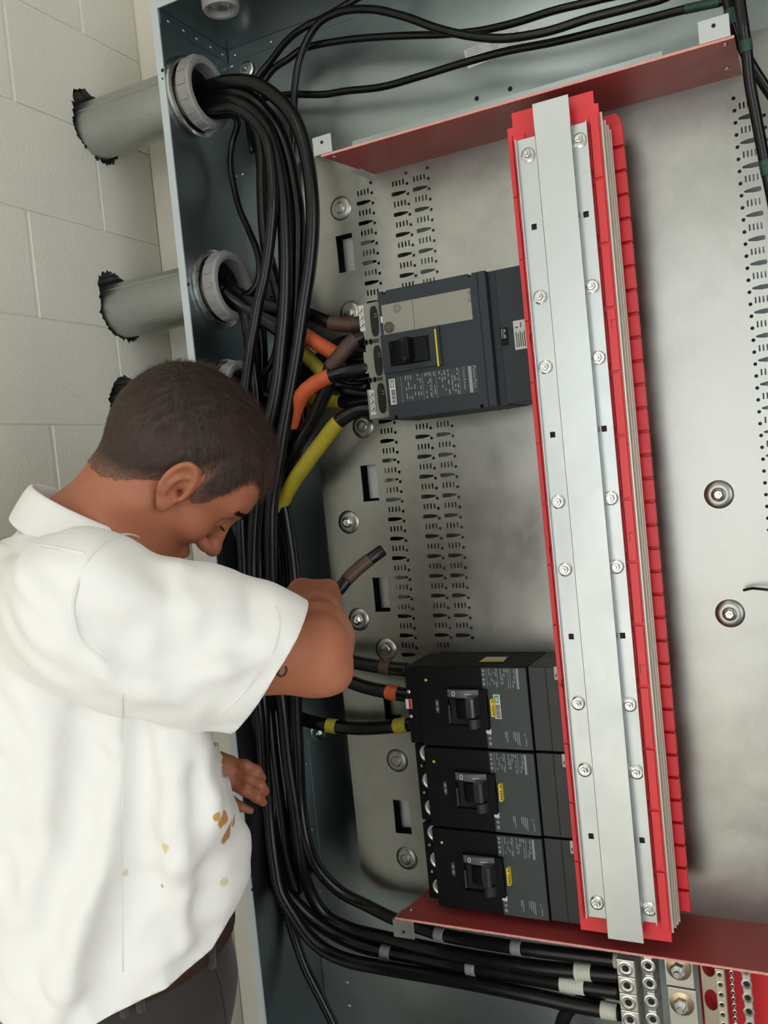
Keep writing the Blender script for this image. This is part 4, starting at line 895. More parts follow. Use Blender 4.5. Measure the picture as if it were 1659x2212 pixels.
# ------------------------------------------------------------------ signed distance modelling of the figure
# The figure is modelled in metres along the viewing axes (a to the right, b up, c away), then turned into the room.
TOW = np.stack([RT, UP, FW])                    # rows: a, b, c axes
def cam3(x, y, d): return np.array([(x-829.5)/FPX*d, -(y-1106)/FPX*d, d])
def smin(a, b, k):
    h = np.maximum(k-np.abs(a-b), 0)/k; return np.minimum(a, b)-h*h*k*.25
def smax(a, b, k): return -smin(-a, -b, k)
def cone(p, a, b, r1, r2):
    ba = b-a; pa = p-a; t = np.clip(pa@ba/(ba@ba), 0, 1)
    return np.sqrt(((pa-t[:, None]*ba)**2).sum(1))-(r1+(r2-r1)*t)
def ell(p, c, r, A=None):                       # A rows: local axes
    q = p-c
    if A is not None: q = q@A.T
    k0 = np.sqrt(((q/r)**2).sum(1)); k1 = np.sqrt(((q/(r*r))**2).sum(1))
    return np.where(k1 > 1e-9, k0*(k0-1)/np.maximum(k1, 1e-9), -min(r))
def chain(p, pts, rs, k=.012):
    d = None
    for i in range(len(pts)-1):
        q = cone(p, np.array(pts[i]), np.array(pts[i+1]), rs[i], rs[i+1]); d = q if d is None else smin(d, q, k)
    return d
_E = [(0, 1), (2, 3), (4, 5), (6, 7), (0, 2), (1, 3), (4, 6), (5, 7), (0, 4), (1, 5), (2, 6), (3, 7)]
_CO = np.array([[i & 1, (i >> 1) & 1, (i >> 2) & 1] for i in range(8)])
def surface(sdf, lo, hi, h, B=14, slack=1.25):
    """sparse surface nets: returns vertices and quads of sdf == 0 inside the box lo..hi"""
    lo = np.asarray(lo, float); n = np.ceil((np.asarray(hi)-lo)/(h*B)).astype(int); NC = n*B+2
    g = np.stack(np.meshgrid(*[np.arange(k) for k in n], indexing='ij'), -1).reshape(-1, 3)
    cen = lo+(g+.5)*B*h
    keep = np.abs(sdf(cen)) < .5*B*h*1.7321*slack+h
    S = np.stack(np.meshgrid(*[np.arange(B+1)]*3, indexing='ij'), -1).reshape(-1, 3)
    KEY = []; VER = []; Q = []
    for bi in g[keep]:
        idx = S+bi*B; v = sdf(lo+idx*h); s = v < 0
        if s.all() or not s.any(): continue
        V3 = v.reshape(B+1, B+1, B+1); S3 = s.reshape(B+1, B+1, B+1)
        cnt = sum(S3[a:a+B, b:b+B, c:c+B].astype(np.int8) for a, b, c in _CO)
        ca = np.argwhere((cnt > 0) & (cnt < 8))
        if len(ca):
            cv = np.stack([V3[ca[:, 0]+o[0], ca[:, 1]+o[1], ca[:, 2]+o[2]] for o in _CO], 1)
            acc = np.zeros((len(ca), 3)); num = np.zeros(len(ca))
            for i, j in _E:
                cr = (cv[:, i] < 0) != (cv[:, j] < 0)
                t = np.where(cr, cv[:, i]/np.where(cr, cv[:, i]-cv[:, j], 1), 0)
                acc += np.where(cr[:, None], _CO[i]+(_CO[j]-_CO[i])*t[:, None], 0); num += cr
            gi = ca+bi*B
            KEY.append((gi[:, 0]*NC[1]+gi[:, 1])*NC[2]+gi[:, 2]); VER.append(lo+(gi+acc/num[:, None])*h)
        for ax in range(3):
            b1, b2 = (ax+1) % 3, (ax+2) % 3
            sl0 = [slice(0, B)]*3; sl1 = [slice(0, B)]*3; sl1[ax] = slice(1, B+1)
            s0 = S3[tuple(sl0)]; s1 = S3[tuple(sl1)]
            e = np.argwhere(s0 != s1)
            if not len(e): continue
            fl = s0[e[:, 0], e[:, 1], e[:, 2]]; ge = e+bi*B; qs = []
            for o1, o2 in ((0, 0), (1, 0), (1, 1), (0, 1)):
                c = ge.copy(); c[:, b1] -= o1; c[:, b2] -= o2; qs.append((c[:, 0]*NC[1]+c[:, 1])*NC[2]+c[:, 2])
            q = np.stack(qs, 1); q[~fl] = q[~fl][:, ::-1]; Q.append(q)
    KEY = np.concatenate(KEY); VER = np.concatenate(VER); Q = np.concatenate(Q)
    o = np.argsort(KEY); KEY = KEY[o]; VER = VER[o]
    i = np.searchsorted(KEY, Q); i = np.clip(i, 0, len(KEY)-1); ok = (KEY[i] == Q).all(1)
    return VER, i[ok][:, ::-1]
def relax(V, F, it=2, f=.5):
    for _ in range(it):
        acc = np.zeros_like(V); n = np.zeros(len(V))
        for k in range(4):
            np.add.at(acc, F[:, k], V[F[:, (k+1) % 4]]+V[F[:, (k+3) % 4]]); np.add.at(n, F[:, k], 2)
        V = V*(1-f)+f*acc/np.maximum(n, 1)[:, None]
    return V
def cut(V, F, g):
    """open the surface where g < 0: straddling vertices slide onto the edge g = 0, the rest is dropped"""
    F = np.concatenate([F[:, [0, 1, 2]], F[:, [0, 2, 3]]])
    keep = g > 0; mx = F[keep[F].any(1) & ~keep[F].all(1)]; acc = np.zeros_like(V); n = np.zeros(len(V))
    for k in range(3):
        for a, b in ((mx[:, k], mx[:, (k+1) % 3]), (mx[:, (k+1) % 3], mx[:, k])):
            m = keep[a] & ~keep[b]; a, b = a[m], b[m]; t = (g[a]/(g[a]-g[b]))[:, None]
            np.add.at(acc, b, V[a]+(V[b]-V[a])*t); np.add.at(n, b, 1)
    V = V.copy(); h = n > 0; V[h] = acc[h]/n[h][:, None]; ok = keep[F].any(1)
    F = F[ok]; u = np.unique(F); m = np.full(len(V), -1); m[u] = np.arange(len(u)); return V[u], m[F]
def figure_mesh(name, V, F, m, parent, **k): return mk(name, V@TOW, F, m, parent, smooth=True, **k)

# ---- head frame: forward, up, right (towards the viewer) in (a, b, c)
TH = math.radians(20); HS = 1.05
hf2 = np.array([.60, -.80, 0]); HU = np.array([.80, .60, 0]); cc_ = np.array([0, 0, 1.0])
HF = math.cos(TH)*hf2+math.sin(TH)*cc_; HR = math.sin(TH)*hf2-math.cos(TH)*cc_
HC = cam3(404, 990, 1.20)
HA = np.stack([HF, HU, HR])
def hl(F, U, R): return np.array([F, U, R])
def head_sdf(q):
    """q: points in head coordinates (forward, up, right), unscaled metres"""
    s = q.copy(); s[:, 2] = np.abs(s[:, 2])      # mirror
    d = ell(s, hl(-.004, .020, 0), np.array([.0985, .080, .0745]))
    d = smin(d, ell(s, hl(-.030, .000, 0), np.array([.0705, .068, .070])), .04)
    d = smin(d, ell(s, hl(.040, .005, .0), np.array([.054, .066, .062])), .03)          # forehead
    d = smin(d, ell(s, hl(.045, -.060, 0), np.array([.044, .060, .050])), .03)          # mid face
    d = smin(d, cone(s, hl(.000, -.070, .050), hl(.066, -.110, .018), .021, .019), .022)  # jaw line
    d = smin(d, ell(s, hl(.074, -.112, 0), np.array([.021, .019, .024])), .015)         # chin
    d = smin(d, ell(s, hl(.056, -.042, .047), np.array([.024, .018, .018])), .022)      # cheek bone
    d = smin(d, cone(s, hl(.085, .010, .010), hl(.071, .013, .042), .0125, .011), .014)   # brow ridge
    d = smax(d, -ell(s, hl(.091, -.013, .031), np.array([.015, .0115, .016])), .012)    # eye socket
    d = smin(d, ell(s, hl(.0765, -.0135, .031), np.array([.0125, .0125, .0135])), .004)   # eyeball and lid
    d = smin(d, cone(s, hl(.090, -.002, 0), hl(.112, -.046, 0), .0075, .0095), .012)      # nose bridge
    d = smin(d, ell(s, hl(.113, -.050, 0), np.array([.0125, .0105, .0115])), .008)
    d = smin(d, ell(s, hl(.100, -.053, .0115), np.array([.0125, .0085, .0075])), .006)  # nostril wing
    d = smax(d, -ell(s, hl(.106, -.0605, .0068), np.array([.006, .0045, .0034])), .003)
    d = smin(d, ell(s, hl(.091, -.078, 0), np.array([.010, .0065, .021])), .009)        # lips
    d = smin(d, ell(s, hl(.089, -.090, 0), np.array([.010, .0070, .019])), .008)
    d = smax(d, -ell(s, hl(.100, -.0842, 0), np.array([.012, .0018, .026])), .004)
    # ear
    e = s-hl(.007, -.020, .0725)
    t = math.radians(14); e = np.stack([e[:, 0]*math.cos(t)+e[:, 1]*math.sin(t), -e[:, 0]*math.sin(t)+e[:, 1]*math.cos(t), e[:, 2]-.28*(-e[:, 0])], 1)
    z = np.zeros(3)
    ear = ell(e, hl(-.003, .001, .005), np.array([.0185, .031, .0075]))
    ear = smax(ear, -ell(e, hl(.001, -.003, .0125), np.array([.0105, .0155, .0085])), .004)
    ear = smax(ear, -ell(e, hl(.000, .015, .0125), np.array([.0115, .0085, .0055])), .003)
    rim = []
    for a in np.linspace(-.55, 3.85, 15): rim.append(hl(-.003+.0168*math.cos(a), .004+.0285*math.sin(a)*(1 if math.sin(a) > 0 else .95), .0105))
    rr = [.0032+.0010*math.sin(math.pi*i/14) for i in range(15)]
    ear = smin(ear, chain(e, rim, rr, .002), .004)
    ear = smin(ear, chain(e, [hl(-.009, -.014, .011), hl(-.0095, .004, .0115), hl(-.005, .013, .0115), hl(.003, .017, .011)], [.0026, .003, .0028, .002], .002), .004)   # antihelix
    ear = smin(ear, ell(e, hl(.0115, -.006, .009), np.array([.0042, .0062, .0042])), .004)    # tragus
    ear = smin(ear, ell(e, hl(.001, -.0265, .0075), np.array([.0085, .0105, .0050])), .007)   # lobe
    d = smin(d, ear, .006)
    d = smax(d, -ell(e, hl(.006, -.004, .006), np.array([.0036, .0052, .012])), .002)         # ear canal
    return d
def toh(p): return (p-HC)@HA.T/HS
def fromh(F, U, R): return HC+HS*(F*HF+U*HU+R*HR)
# ---- skeleton of the visible limbs
SHR = cam3(215, 1325, 1.02); ELR = cam3(672, 1425, 1.130); WRR = cam3(684, 1325, 1.345)
SHL = cam3(330, 1262, 1.385)
NB = cam3(195, 1162, 1.215); NK = fromh(-.035, -.075, 0)
HDR = cam3(675, 1278, 1.43)
# right fist: a frame at the knuckles, the held cable runs along hg
hg = cam3(830, 1190, 1.50)-cam3(700, 1300, 1.425); hg /= np.linalg.norm(hg)
fa = HDR-WRR; fa /= np.linalg.norm(fa)
def hand_r(p):
    # palm: wrist to knuckle row; knuckles seen from behind along the top edge
    k1, k2, k3, k4 = cam3(650, 1274, 1.425), cam3(670, 1284, 1.438), cam3(692, 1283, 1.438), cam3(709, 1275, 1.425)
    w1, w2 = cam3(660, 1322, 1.352), cam3(705, 1322, 1.352)
    d = chain(p, [w1, k1], [.0235, .0185]); d = smin(d, cone(p, w2, k4, .0225, .0165), .018)
    for k in (k2, k3): d = smin(d, cone(p, (w1+w2)/2, k, .028, .0175), .02)
    for k, r in ((k1, .0155), (k2, .0140), (k3, .0140), (k4, .0158)):
        m = k+np.array([.004, -.010, .034]); t2 = m+np.array([.004, -.028, .004]); t3 = t2+np.array([-.002, -.006, -.022])
        f = chain(p, [k, m, t2, t3], [r, r*.90, r*.82, r*.72], .006); d = smin(d, f, .006)
    # thumb leaves the side of the palm and lies over the cable
    b0 = cam3(648, 1306, 1.375); b1 = cam3(638, 1291, 1.405); b2 = cam3(648, 1278, 1.442); b3 = cam3(668, 1272, 1.462)
    d = smin(d, chain(p, [b0, b1, b2, b3], [.0215, .0170, .0138, .0110], .008), .012)
    return d
# left hand: open, fingers slightly curled, coming out from behind the shirt front
EL_L = cam3(300, 1660, 1.46); WRL = cam3(448, 1664, 1.44)
LF = []
for (a, b, c, e), r in ((((500, 1650, 1.435), (530, 1653, 1.425), (554, 1665, 1.425), (566, 1681, 1.437)), .0090),
                        (((503, 1674, 1.430), (538, 1682, 1.418), (562, 1696, 1.416), (573, 1709, 1.428)), .0092),
                        (((500, 1692, 1.428), (530, 1708, 1.414), (555, 1722, 1.412), (568, 1733, 1.424)), .0088),
                        (((480, 1706, 1.445), (500, 1730, 1.445), (522, 1743, 1.445), (541, 1751, 1.45)), .0078)):
    LF.append(([cam3(*q) for q in (a, b, c, e)], [r*1.10, r*1.0, r*.93, r*.80]))
LT = [cam3(468, 1640, 1.425), cam3(490, 1634, 1.395), cam3(508, 1642, 1.380), cam3(522, 1654, 1.375)]
def hand_l(p):
    d = chain(p, [EL_L, WRL], [.042, .029]); d = smin(d, ell(p, cam3(474, 1674, 1.437), np.array([.036, .030, .017])), .03)
    for pts, rs in LF: d = smin(d, cone(p, cam3(470, 1672, 1.438), pts[0], .017, rs[0]), .012)
    for pts, rs in LF: d = smin(d, chain(p, pts, rs, .005), .0012)
    return d
def body_sdf(p):
    d = np.full(len(p), 1.0)
    dh = np.linalg.norm(p-HC, axis=1); m = dh < .30
    if m.any(): d[m] = head_sdf(toh(p[m]))*HS
    d[~m] = np.minimum(d[~m], dh[~m]-.16)
    nk = chain(p, [fromh(-.022, -.030, 0), fromh(-.011, -.080, 0), NB, NB+np.array([-.01, -.16, 0])], [.058, .057, .066, .095], .03)
    nk = smin(nk, cone(p, fromh(.02, -.075, 0), NB+np.array([.045, -.03, 0]), .045, .055), .03)
    d = smin(d, nk, .022)
    ch = smin(cone(p, NB+np.array([-.01, -.10, 0]), SHR+np.array([.0, -.03, .05]), .085, .062), cone(p, NB+np.array([0, -.10, 0]), SHL, .085, .055), .05)
    ch = smin(ch, cone(p, NB+np.array([0, -.12, 0]), cam3(230, 2000, 1.24), .11, .12), .06)
    d = smin(d, ch, .05)
    arm = chain(p, [SHR, SHR+(ELR-SHR)*.55, ELR], [.058, .052, .047], .02)
    arm = smin(arm, ell(p, SHR+(ELR-SHR)*.62+np.array([0, -.006, 0]), np.array([.085, .052, .052])), .03)
    fore = chain(p, [ELR+np.array([.004, .012, .01]), ELR+(WRR-ELR)*.32+np.array([.004, .004, 0]), WRR], [.044, .0470, .0265], .02)
    arm = smin(arm, fore, .020)
    arm = smin(arm, ell(p, cam3(722, 1462, 1.13), np.array([.018, .016, .020])), .025)   # point of the elbow
    m = np.linalg.norm(p-HDR, axis=1) < .14
    hd = np.linalg.norm(p-HDR, axis=1)-.05
    if m.any(): hd[m] = hand_r(p[m])
    arm = smin(arm, hd, .012)
    d = smin(d, arm, .03)
    lu = chain(p, [SHL, cam3(300, 1560, 1.47), EL_L], [.052, .045, .042], .02); d = smin(d, lu, .04)
    m = np.linalg.norm(p-WRL, axis=1) < .28
    if m.any(): d[m] = smin(d[m], hand_l(p[m]), .01)
    return d
person = thing('person', ((cam3(250, 2100, 1.25)@TOW)[0], (cam3(250, 2100, 1.25)@TOW)[1], -EYE), 'man in a white short sleeved work shirt bending over, holding a cable end', 'person')

def skinmat():
    m, nt, b = nodes('skin'); N = nt.nodes; L = nt.links
    tc = N.new('ShaderNodeTexCoord'); n = N.new('ShaderNodeTexNoise'); n.inputs['Scale'].default_value = 22; n.inputs['Detail'].default_value = 6
    L.new(tc.outputs['Object'], n.inputs['Vector'])
    mx = N.new('ShaderNodeMix'); mx.data_type = 'RGBA'
    mx.inputs[6].default_value = (.36, .115, .057, 1); mx.inputs[7].default_value = (.45, .172, .092, 1)
    L.new(n.outputs['Fac'], mx.inputs[0])
    L.new(mx.outputs[2], b.inputs['Base Color'])
    b.inputs['Roughness'].default_value = .52
    b.inputs['Subsurface Weight'].default_value = .12; b.inputs['Subsurface Radius'].default_value = (.012, .005, .003); b.inputs['Subsurface Scale'].default_value = .5
    n2 = N.new('ShaderNodeTexNoise'); n2.inputs['Scale'].default_value = 420; n2.inputs['Detail'].default_value = 3
    L.new(tc.outputs['Object'], n2.inputs['Vector'])
    bp = N.new('ShaderNodeBump'); bp.inputs['Strength'].default_value = .22; bp.inputs['Distance'].default_value = .0012
    L.new(n2.outputs['Fac'], bp.inputs['Height']); L.new(bp.outputs[0], b.inputs['Normal'])
    return m
MT['skin'] = skinmat()
BV, BF = surface(body_sdf, (-.62, -.62, .90), (.02, .22, 1.60), .0032)
BV = relax(BV, BF, 1, .35)
body = figure_mesh('body', BV, BF, MT['skin'], person)

# ---- short hair: a thin shell over the scalp plus individual strands
def hairline(q):
    """positive inside the haired region, head coordinates"""
    F, U, R = q[:, 0], q[:, 1], np.abs(q[:, 2])
    xs = np.array([-.12, -.085, -.065, -.045, -.030, -.018, -.004, .010, .018, .022, .026, .040, .046, .051, .055, .061, .074, .090, .12])
    ys = np.array([-.100, -.100, -.094, -.082, -.066, -.046, -.016, .012, .014, -.002, -.022, -.023, -.004, .018, .040, .052, .052, .043, .04])
    return U-np.interp(F, xs, ys)
def nz(q, s):
    return (np.sin(q[:, 0]*s*1.7+q[:, 1]*s*.9)*np.sin(q[:, 1]*s*1.3-q[:, 2]*s*1.1)+np.sin(q[:, 2]*s*1.9+q[:, 0]*s*.6)*.6)/1.6
def hair_sdf(p):
    d = np.full(len(p), 1.0); dh = np.linalg.norm(p-HC, axis=1); m = dh < .24
    d[~m] = dh[~m]-.16
    if m.any():
        q = toh(p[m]); hl_ = hairline(q)+.004*nz(q, 160)
        e = np.clip(hl_/.05, 0, 1)
        top = np.clip((q[:, 1]-.02)/.06, 0, 1)
        th = .0008+.0045*e+.0055*top*e+.0012*nz(q, 330)*e
        # scalp without ears so that the shell passes under them
        s = q.copy(); s[:, 2] = np.abs(s[:, 2])
        dd = ell(s, hl(-.004, .020, 0), np.array([.0985, .080, .0745])); dd = smin(dd, ell(s, hl(-.030, .000, 0), np.array([.0705, .068, .070])), .04)
        dd = smin(dd, ell(s, hl(.040, .005, .0), np.array([.054, .066, .062])), .03); dd = smin(dd, ell(s, hl(.045, -.060, 0), np.array([.044, .060, .050])), .03)
        dd = dd*HS
        nk = chain(p[m], [fromh(-.022, -.030, 0), fromh(-.011, -.080, 0), NB], [.058, .057, .066], .03)
        dd = smin(dd, nk, .022)
        d[m] = smax(dd-th*HS, -hl_*HS, .0012)
    return d
HV, HFc = surface(hair_sdf, (-.46, -.06, 1.02), (-.12, .22, 1.38), .0030)
MT['hair'] = mat('brown_hair', (.036, .020, .014), .62, 0, .35, 40, .35, 350)
hair = figure_mesh('hair', HV, HFc, MT['hair'], person)
at = hair.data.attributes.new('cover', 'FLOAT', 'POINT')
at.data.foreach_set('value', np.clip(hairline(toh(HV))/.030, 0, 1).astype(np.float32))
nt_ = MT['hair'].node_tree; b_ = nt_.nodes['Principled BSDF']; s_ = b_.inputs['Base Color'].links[0].from_socket
inf = nt_.nodes.new('ShaderNodeAttribute'); inf.attribute_name = 'cover'; mx = nt_.nodes.new('ShaderNodeMix'); mx.data_type = 'RGBA'
nt_.links.new(inf.outputs['Fac'], mx.inputs[0]); mx.inputs[6].default_value = (.24, .11, .07, 1); nt_.links.new(s_, mx.inputs[7]); nt_.links.new(mx.outputs[2], b_.inputs['Base Color'])
hq = toh(HV); tri = HFc[RNG.integers(0, len(HFc), 52000)]
w = RNG.dirichlet(np.ones(4), len(tri)); RP = (HV[tri]*w[:, :, None]).sum(1)
e1 = HV[tri[:, 1]]-HV[tri[:, 0]]; e2 = HV[tri[:, 2]]-HV[tri[:, 0]]; NN = np.cross(e1, e2); NN /= np.linalg.norm(NN, axis=1)[:, None]+1e-12
NN *= np.sign(((RP-HC)*NN).sum(1))[:, None]
q = toh(RP); ok = (hairline(q) > .002) & ((RP-HC)@NN.T.mean(1)*0 == 0)
RP, NN, q = RP[ok], NN[ok], q[ok]
flow = np.stack([np.clip(q[:, 1]/.05, -.2, 1.2), -.75-0*q[:, 1], 0*q[:, 0]], 1)      # forward on top, downwards at the sides
flow = flow@HA; flow -= NN*(flow*NN).sum(1)[:, None]; flow /= np.linalg.norm(flow, axis=1)[:, None]+1e-9
tp = np.clip((q[:, 1]+.01)/.08, 0, 1); L_ = (.0045+.0100*tp+.004*np.clip((q[:, 0]-.05)/.04, 0, 1)*tp)*RNG.uniform(.6, 1.25, len(q))
D1 = NN*.55+flow*.8+RNG.normal(0, .20, NN.shape)+.45*nz(q, 70)[:, None]*np.cross(NN, flow)
P0 = RP-NN*.001; P1 = P0+D1*L_[:, None]*.5; P2 = P1+(D1*.6+flow*.7)*L_[:, None]*.5
side_ = np.cross(NN, flow); wd = (.00016*RNG.uniform(.7, 1.3, len(P0)))[:, None]*side_
ns = len(P0); LP = np.array(rootloc(person))
RV = np.stack([P0-wd, P0+wd, P1-wd*.9, P1+wd*.9, P2], 1).reshape(-1, 3)@TOW-LP
k5 = np.arange(ns)[:, None]*5
me = bpy.data.meshes.new('hair_strands')
fq = k5+np.array([[0, 1, 3, 2]]); ft = k5+np.array([[2, 3, 4]])
me.from_pydata(RV.tolist(), [], fq.tolist()+ft.tolist()); me.update()
at = me.attributes.new('tone', 'FLOAT', 'POINT'); at.data.foreach_set('value', np.repeat(np.clip(.35*RNG.random(ns)+.35+.55*nz(q, 62)*nz(q+.3, 31)+.25*nz(q, 190), 0, 1), 5).astype(np.float32))
hm, nt_, b_ = nodes('hair_strand_brown')
b_.inputs['Roughness'].default_value = .5; b_.inputs['Specular IOR Level'].default_value = .3
inf = nt_.nodes.new('ShaderNodeAttribute'); inf.attribute_name = 'tone'; mx = nt_.nodes.new('ShaderNodeMix'); mx.data_type = 'RGBA'
mx.inputs[6].default_value = (.022, .012, .009, 1); mx.inputs[7].default_value = (.085, .046, .030, 1)
nt_.links.new(inf.outputs['Fac'], mx.inputs[0]); nt_.links.new(mx.outputs[2], b_.inputs['Base Color'])
me.materials.append(hm)
ho = bpy.data.objects.new('hair_strands', me); base(ho, hair); ho['kind'] = 'stuff'
# eyebrow and lashes
def tubes(name, lines, r, m, parent):
    b = MB()
    for l in lines: b.tube(np.array(l)@TOW, r, 4, False)
    return b.out(name, m, parent)
def face(U, R):
    lo_, hi_ = .03, .15
    for _ in range(24):
        mid = (lo_+hi_)/2
        if head_sdf(np.array([[mid, U, R]]))[0] < 0: lo_ = mid
        else: hi_ = mid
    return lo_
ln = []
for k in range(150):
    u = k/149; R0 = .007+.043*u; U0 = .0075+.0055*math.sin(u*2.7)+RNG.uniform(-.0034, .0034)
    a = fromh(face(U0, R0)+.0004, U0, R0); R1_ = R0+.006; U1_ = U0+RNG.uniform(-.0005, .0022)
    ln.append([a, fromh(face(U1_, R1_)+.0016, U1_, R1_)])
tubes('eyebrow', ln, .00042, hm, person)
ln = []
for k in range(18):
    u = k/17; R0 = .022+.019*u; a = fromh(face(-.0165, R0)+.0002, -.0165, R0); ln.append([a, a+HF*.005-HU*.0022, a+HF*.0085-HU*.0010])
tubes('eyelashes', ln, .00022, hm, person)
# tattoo on the upper arm, just below the cuff: dark curved strokes lying on the skin
def onskin(x, y):
    d = ray_d = np.array([(x-829.5)/FPX, -(y-1106)/FPX, 1.0]); t = .98
    for _ in range(60):
        s = body_sdf((d*t)[None])[0]; t += s*.9
        if s < 2e-4: break
    return d*(t-.0004)
tat = []
for st in (((617, 1440), (619, 1449), (614, 1458), (607, 1461), (599, 1457), (590, 1456)), ((602, 1446), (601, 1452), (599, 1457))):
    tat.append([onskin(*s) for s in st])
b = MB()
for l in tat: b.tube(spline(l, 4)@TOW, .0014, 6)
b.out('tattoo', mat('tattoo_ink', (.035, .030, .028), .6), person)

# ---- shirt
def cloth(name, col, bump):
    m = mat(name, col, .75, 0, .02, 12, bump, 700)
    b = m.node_tree.nodes['Principled BSDF']; b.inputs['Sheen Weight'].default_value = .15
    return m
AX = ELR-SHR; AL = np.linalg.norm(AX); AX = AX/AL
CUFF_C = cam3(570, 1451, 1.105)
cn = np.array([.80, -.50, .18]); cn /= np.linalg.norm(cn)       # cuff plane normal, along the arm
def folds(p, a, b, r, depth, k):                                  # a soft ridge along a line, adds cloth
    return cone(p, a, b, r, r*.6)+0*depth
SPINE = [(168, 1305, 1.215, .100), (140, 1400, 1.205, .122), (150, 1520, 1.205, .140), (175, 1700, 1.215, .150), (205, 1900, 1.225, .158), (225, 2060, 1.235, .160), (235, 2300, 1.24, .165)]
SPP = [cam3(x, y, c) for x, y, c, r in SPINE]; SPR = [q_[3] for q_ in SPINE]
def torso_sdf(p):
    d = chain(p, SPP, SPR, .06)
    d2 = chain(p+np.array([0, 0, -.075]), SPP, [r*.92 for r in SPR], .06); d3 = chain(p+np.array([0, 0, .026]), SPP, [r*.96 for r in SPR], .06)
    d = smin(smin(d, d2, .08), d3, .08)                           # widen along the viewing axis (across the shoulders)
    d = smin(d, cone(p, NB+np.array([-.030, -.095, -.02]), SHR+np.array([-.015, .012, .01]), .070, .078), .05)   # shoulder yoke
    d = smin(d, cone(p, NB+np.array([.0, -.095, .02]), SHL+np.array([0, -.02, 0]), .085, .070), .06)
    # loose cloth hanging in front, and the bunched pocket
    d = smin(d, cone(p, cam3(335, 1560, 1.17), cam3(418, 1800, 1.17), .030, .050), .06)
    d = smin(d, ell(p, cam3(452, 1878, 1.165), np.array([.036, .058, .055])), .04)
    return smin(d, cone(p, cam3(330, 1500, 1.10), cam3(410, 1760, 1.09), .032, .042), .07)
def sleeve_sdf(p):
    s = chain(p, [SHR+np.array([-.01, -.005, .0]), SHR+AX*.11, SHR+AX*.20, SHR+AX*.36], [.082, .076, .070, .068], .03)
    return smin(s, cone(p, cam3(300, 1425, 1.03), cam3(520, 1485, 1.09), .060, .046), .05)     # drooping underside
def march(f, x, y, t=.85):
    d = np.array([(x-829.5)/FPX, -(y-1106)/FPX, 1.0])
    for _ in range(80):
        q_ = f((d*t)[None])[0]; t += q_*.7
        if q_ < 3e-4: break
    return d*t
def on(f, pl, off): return [(lambda q_: q_*(1+off/q_[2]))(march(f, x, y)) for x, y in pl]
# soft folds: ridges of extra cloth and hollows between them, laid along the surface
TR = [(on(torso_sdf, pl, .004), r, k) for pl, r, k in (
    ([(262, 1490), (262, 1600), (240, 1760), (190, 1950), (130, 2130), (105, 2230)], [.006, .013, .017, .020, .018, .012], .022),
    ([(330, 1560), (372, 1690), (392, 1860), (395, 2030)], [.006, .014, .017, .014], .030),
    ([(60, 1430), (110, 1560), (100, 1760), (60, 1980)], [.006, .011, .013, .010], .030),
    ([(430, 1640), (455, 1740), (450, 1800)], [.004, .008, .005], .020),
    ([(20, 1230), (90, 1260), (140, 1320)], [.005, .008, .004], .025))]
TH_ = [(on(torso_sdf, pl, -.006), r, k) for pl, r, k in (
    ([(300, 1560), (312, 1720), (290, 1900), (235, 2090), (205, 2180)], [.006, .013, .016, .016, .012], .028),
    ([(180, 1520), (190, 1650), (160, 1800)], [.005, .012, .006], .035),
    ([(420, 1660), (432, 1780), (440, 1830)], [.005, .010, .006], .022))]
SR_ = [(on(sleeve_sdf, pl, .004), r, k) for pl, r, k in (
    ([(165, 1380), (235, 1440), (330, 1480), (430, 1520)], [.006, .012, .010, .005], .022),
    ([(200, 1230), (290, 1290), (400, 1330)], [.004, .009, .004], .03),
    ([(330, 1200), (372, 1235), (390, 1290)], [.005, .009, .004], .022),
    ([(400, 1470), (480, 1440), (560, 1420)], [.004, .007, .003], .022))]
SH_ = [(on(sleeve_sdf, pl, -.006), r, k) for pl, r, k in (
    ([(190, 1340), (270, 1400), (350, 1430)], [.005, .012, .005], .028), ([(370, 1400), (450, 1390), (520, 1400)], [.004, .011, .005], .03))]
def shirt_sdf(p):
    d = torso_sdf(p); s = sleeve_sdf(p)
    for q_, r, k in TR: d = smin(d, chain(p, q_, r, .015), k)
    for q_, r, k in TH_: d = smax(d, -chain(p, q_, r, .015), k)
    for q_, r, k in SR_: s = smin(s, chain(p, q_, r, .015), k)
    for q_, r, k in SH_: s = smax(s, -chain(p, q_, r, .015), k)
    blend = .010+.035*np.clip((p[:, 1]-(SHR[1]-.03))/.08, 0, 1)     # a sharp crease under the arm, none over the shoulder
    d = smin(d, s, blend)
    x_, y_, z_ = p[:, 0], p[:, 1], p[:, 2]
    ux = x_+.035*np.sin(y_*11+1.3)+.02*np.sin(z_*17); vy = y_+.03*np.sin(x_*13)+.02*np.sin(z_*15+.7)
    w1 = np.abs(np.sin(ux*38+.35*np.sin(vy*25)))*np.sin(vy*9+z_*14+1.1)     # long vertical pleats, fading in and out
    w2 = np.abs(np.sin(vy*47+ux*29+1.7*np.sin(ux*16)))*np.sin(ux*21-vy*12+z_*9)
    w3 = np.sin(ux*97+vy*61+2*np.sin(vy*33))*np.sin(vy*83-ux*37)
    return d-.0070*w1-.0046*w2-.0010*w3
SV, SF = surface(shirt_sdf, (-.70, -.74, .86), (-.06, .06, 1.60), .0055, slack=1.4)
SV = relax(SV, SF, 2, .4)
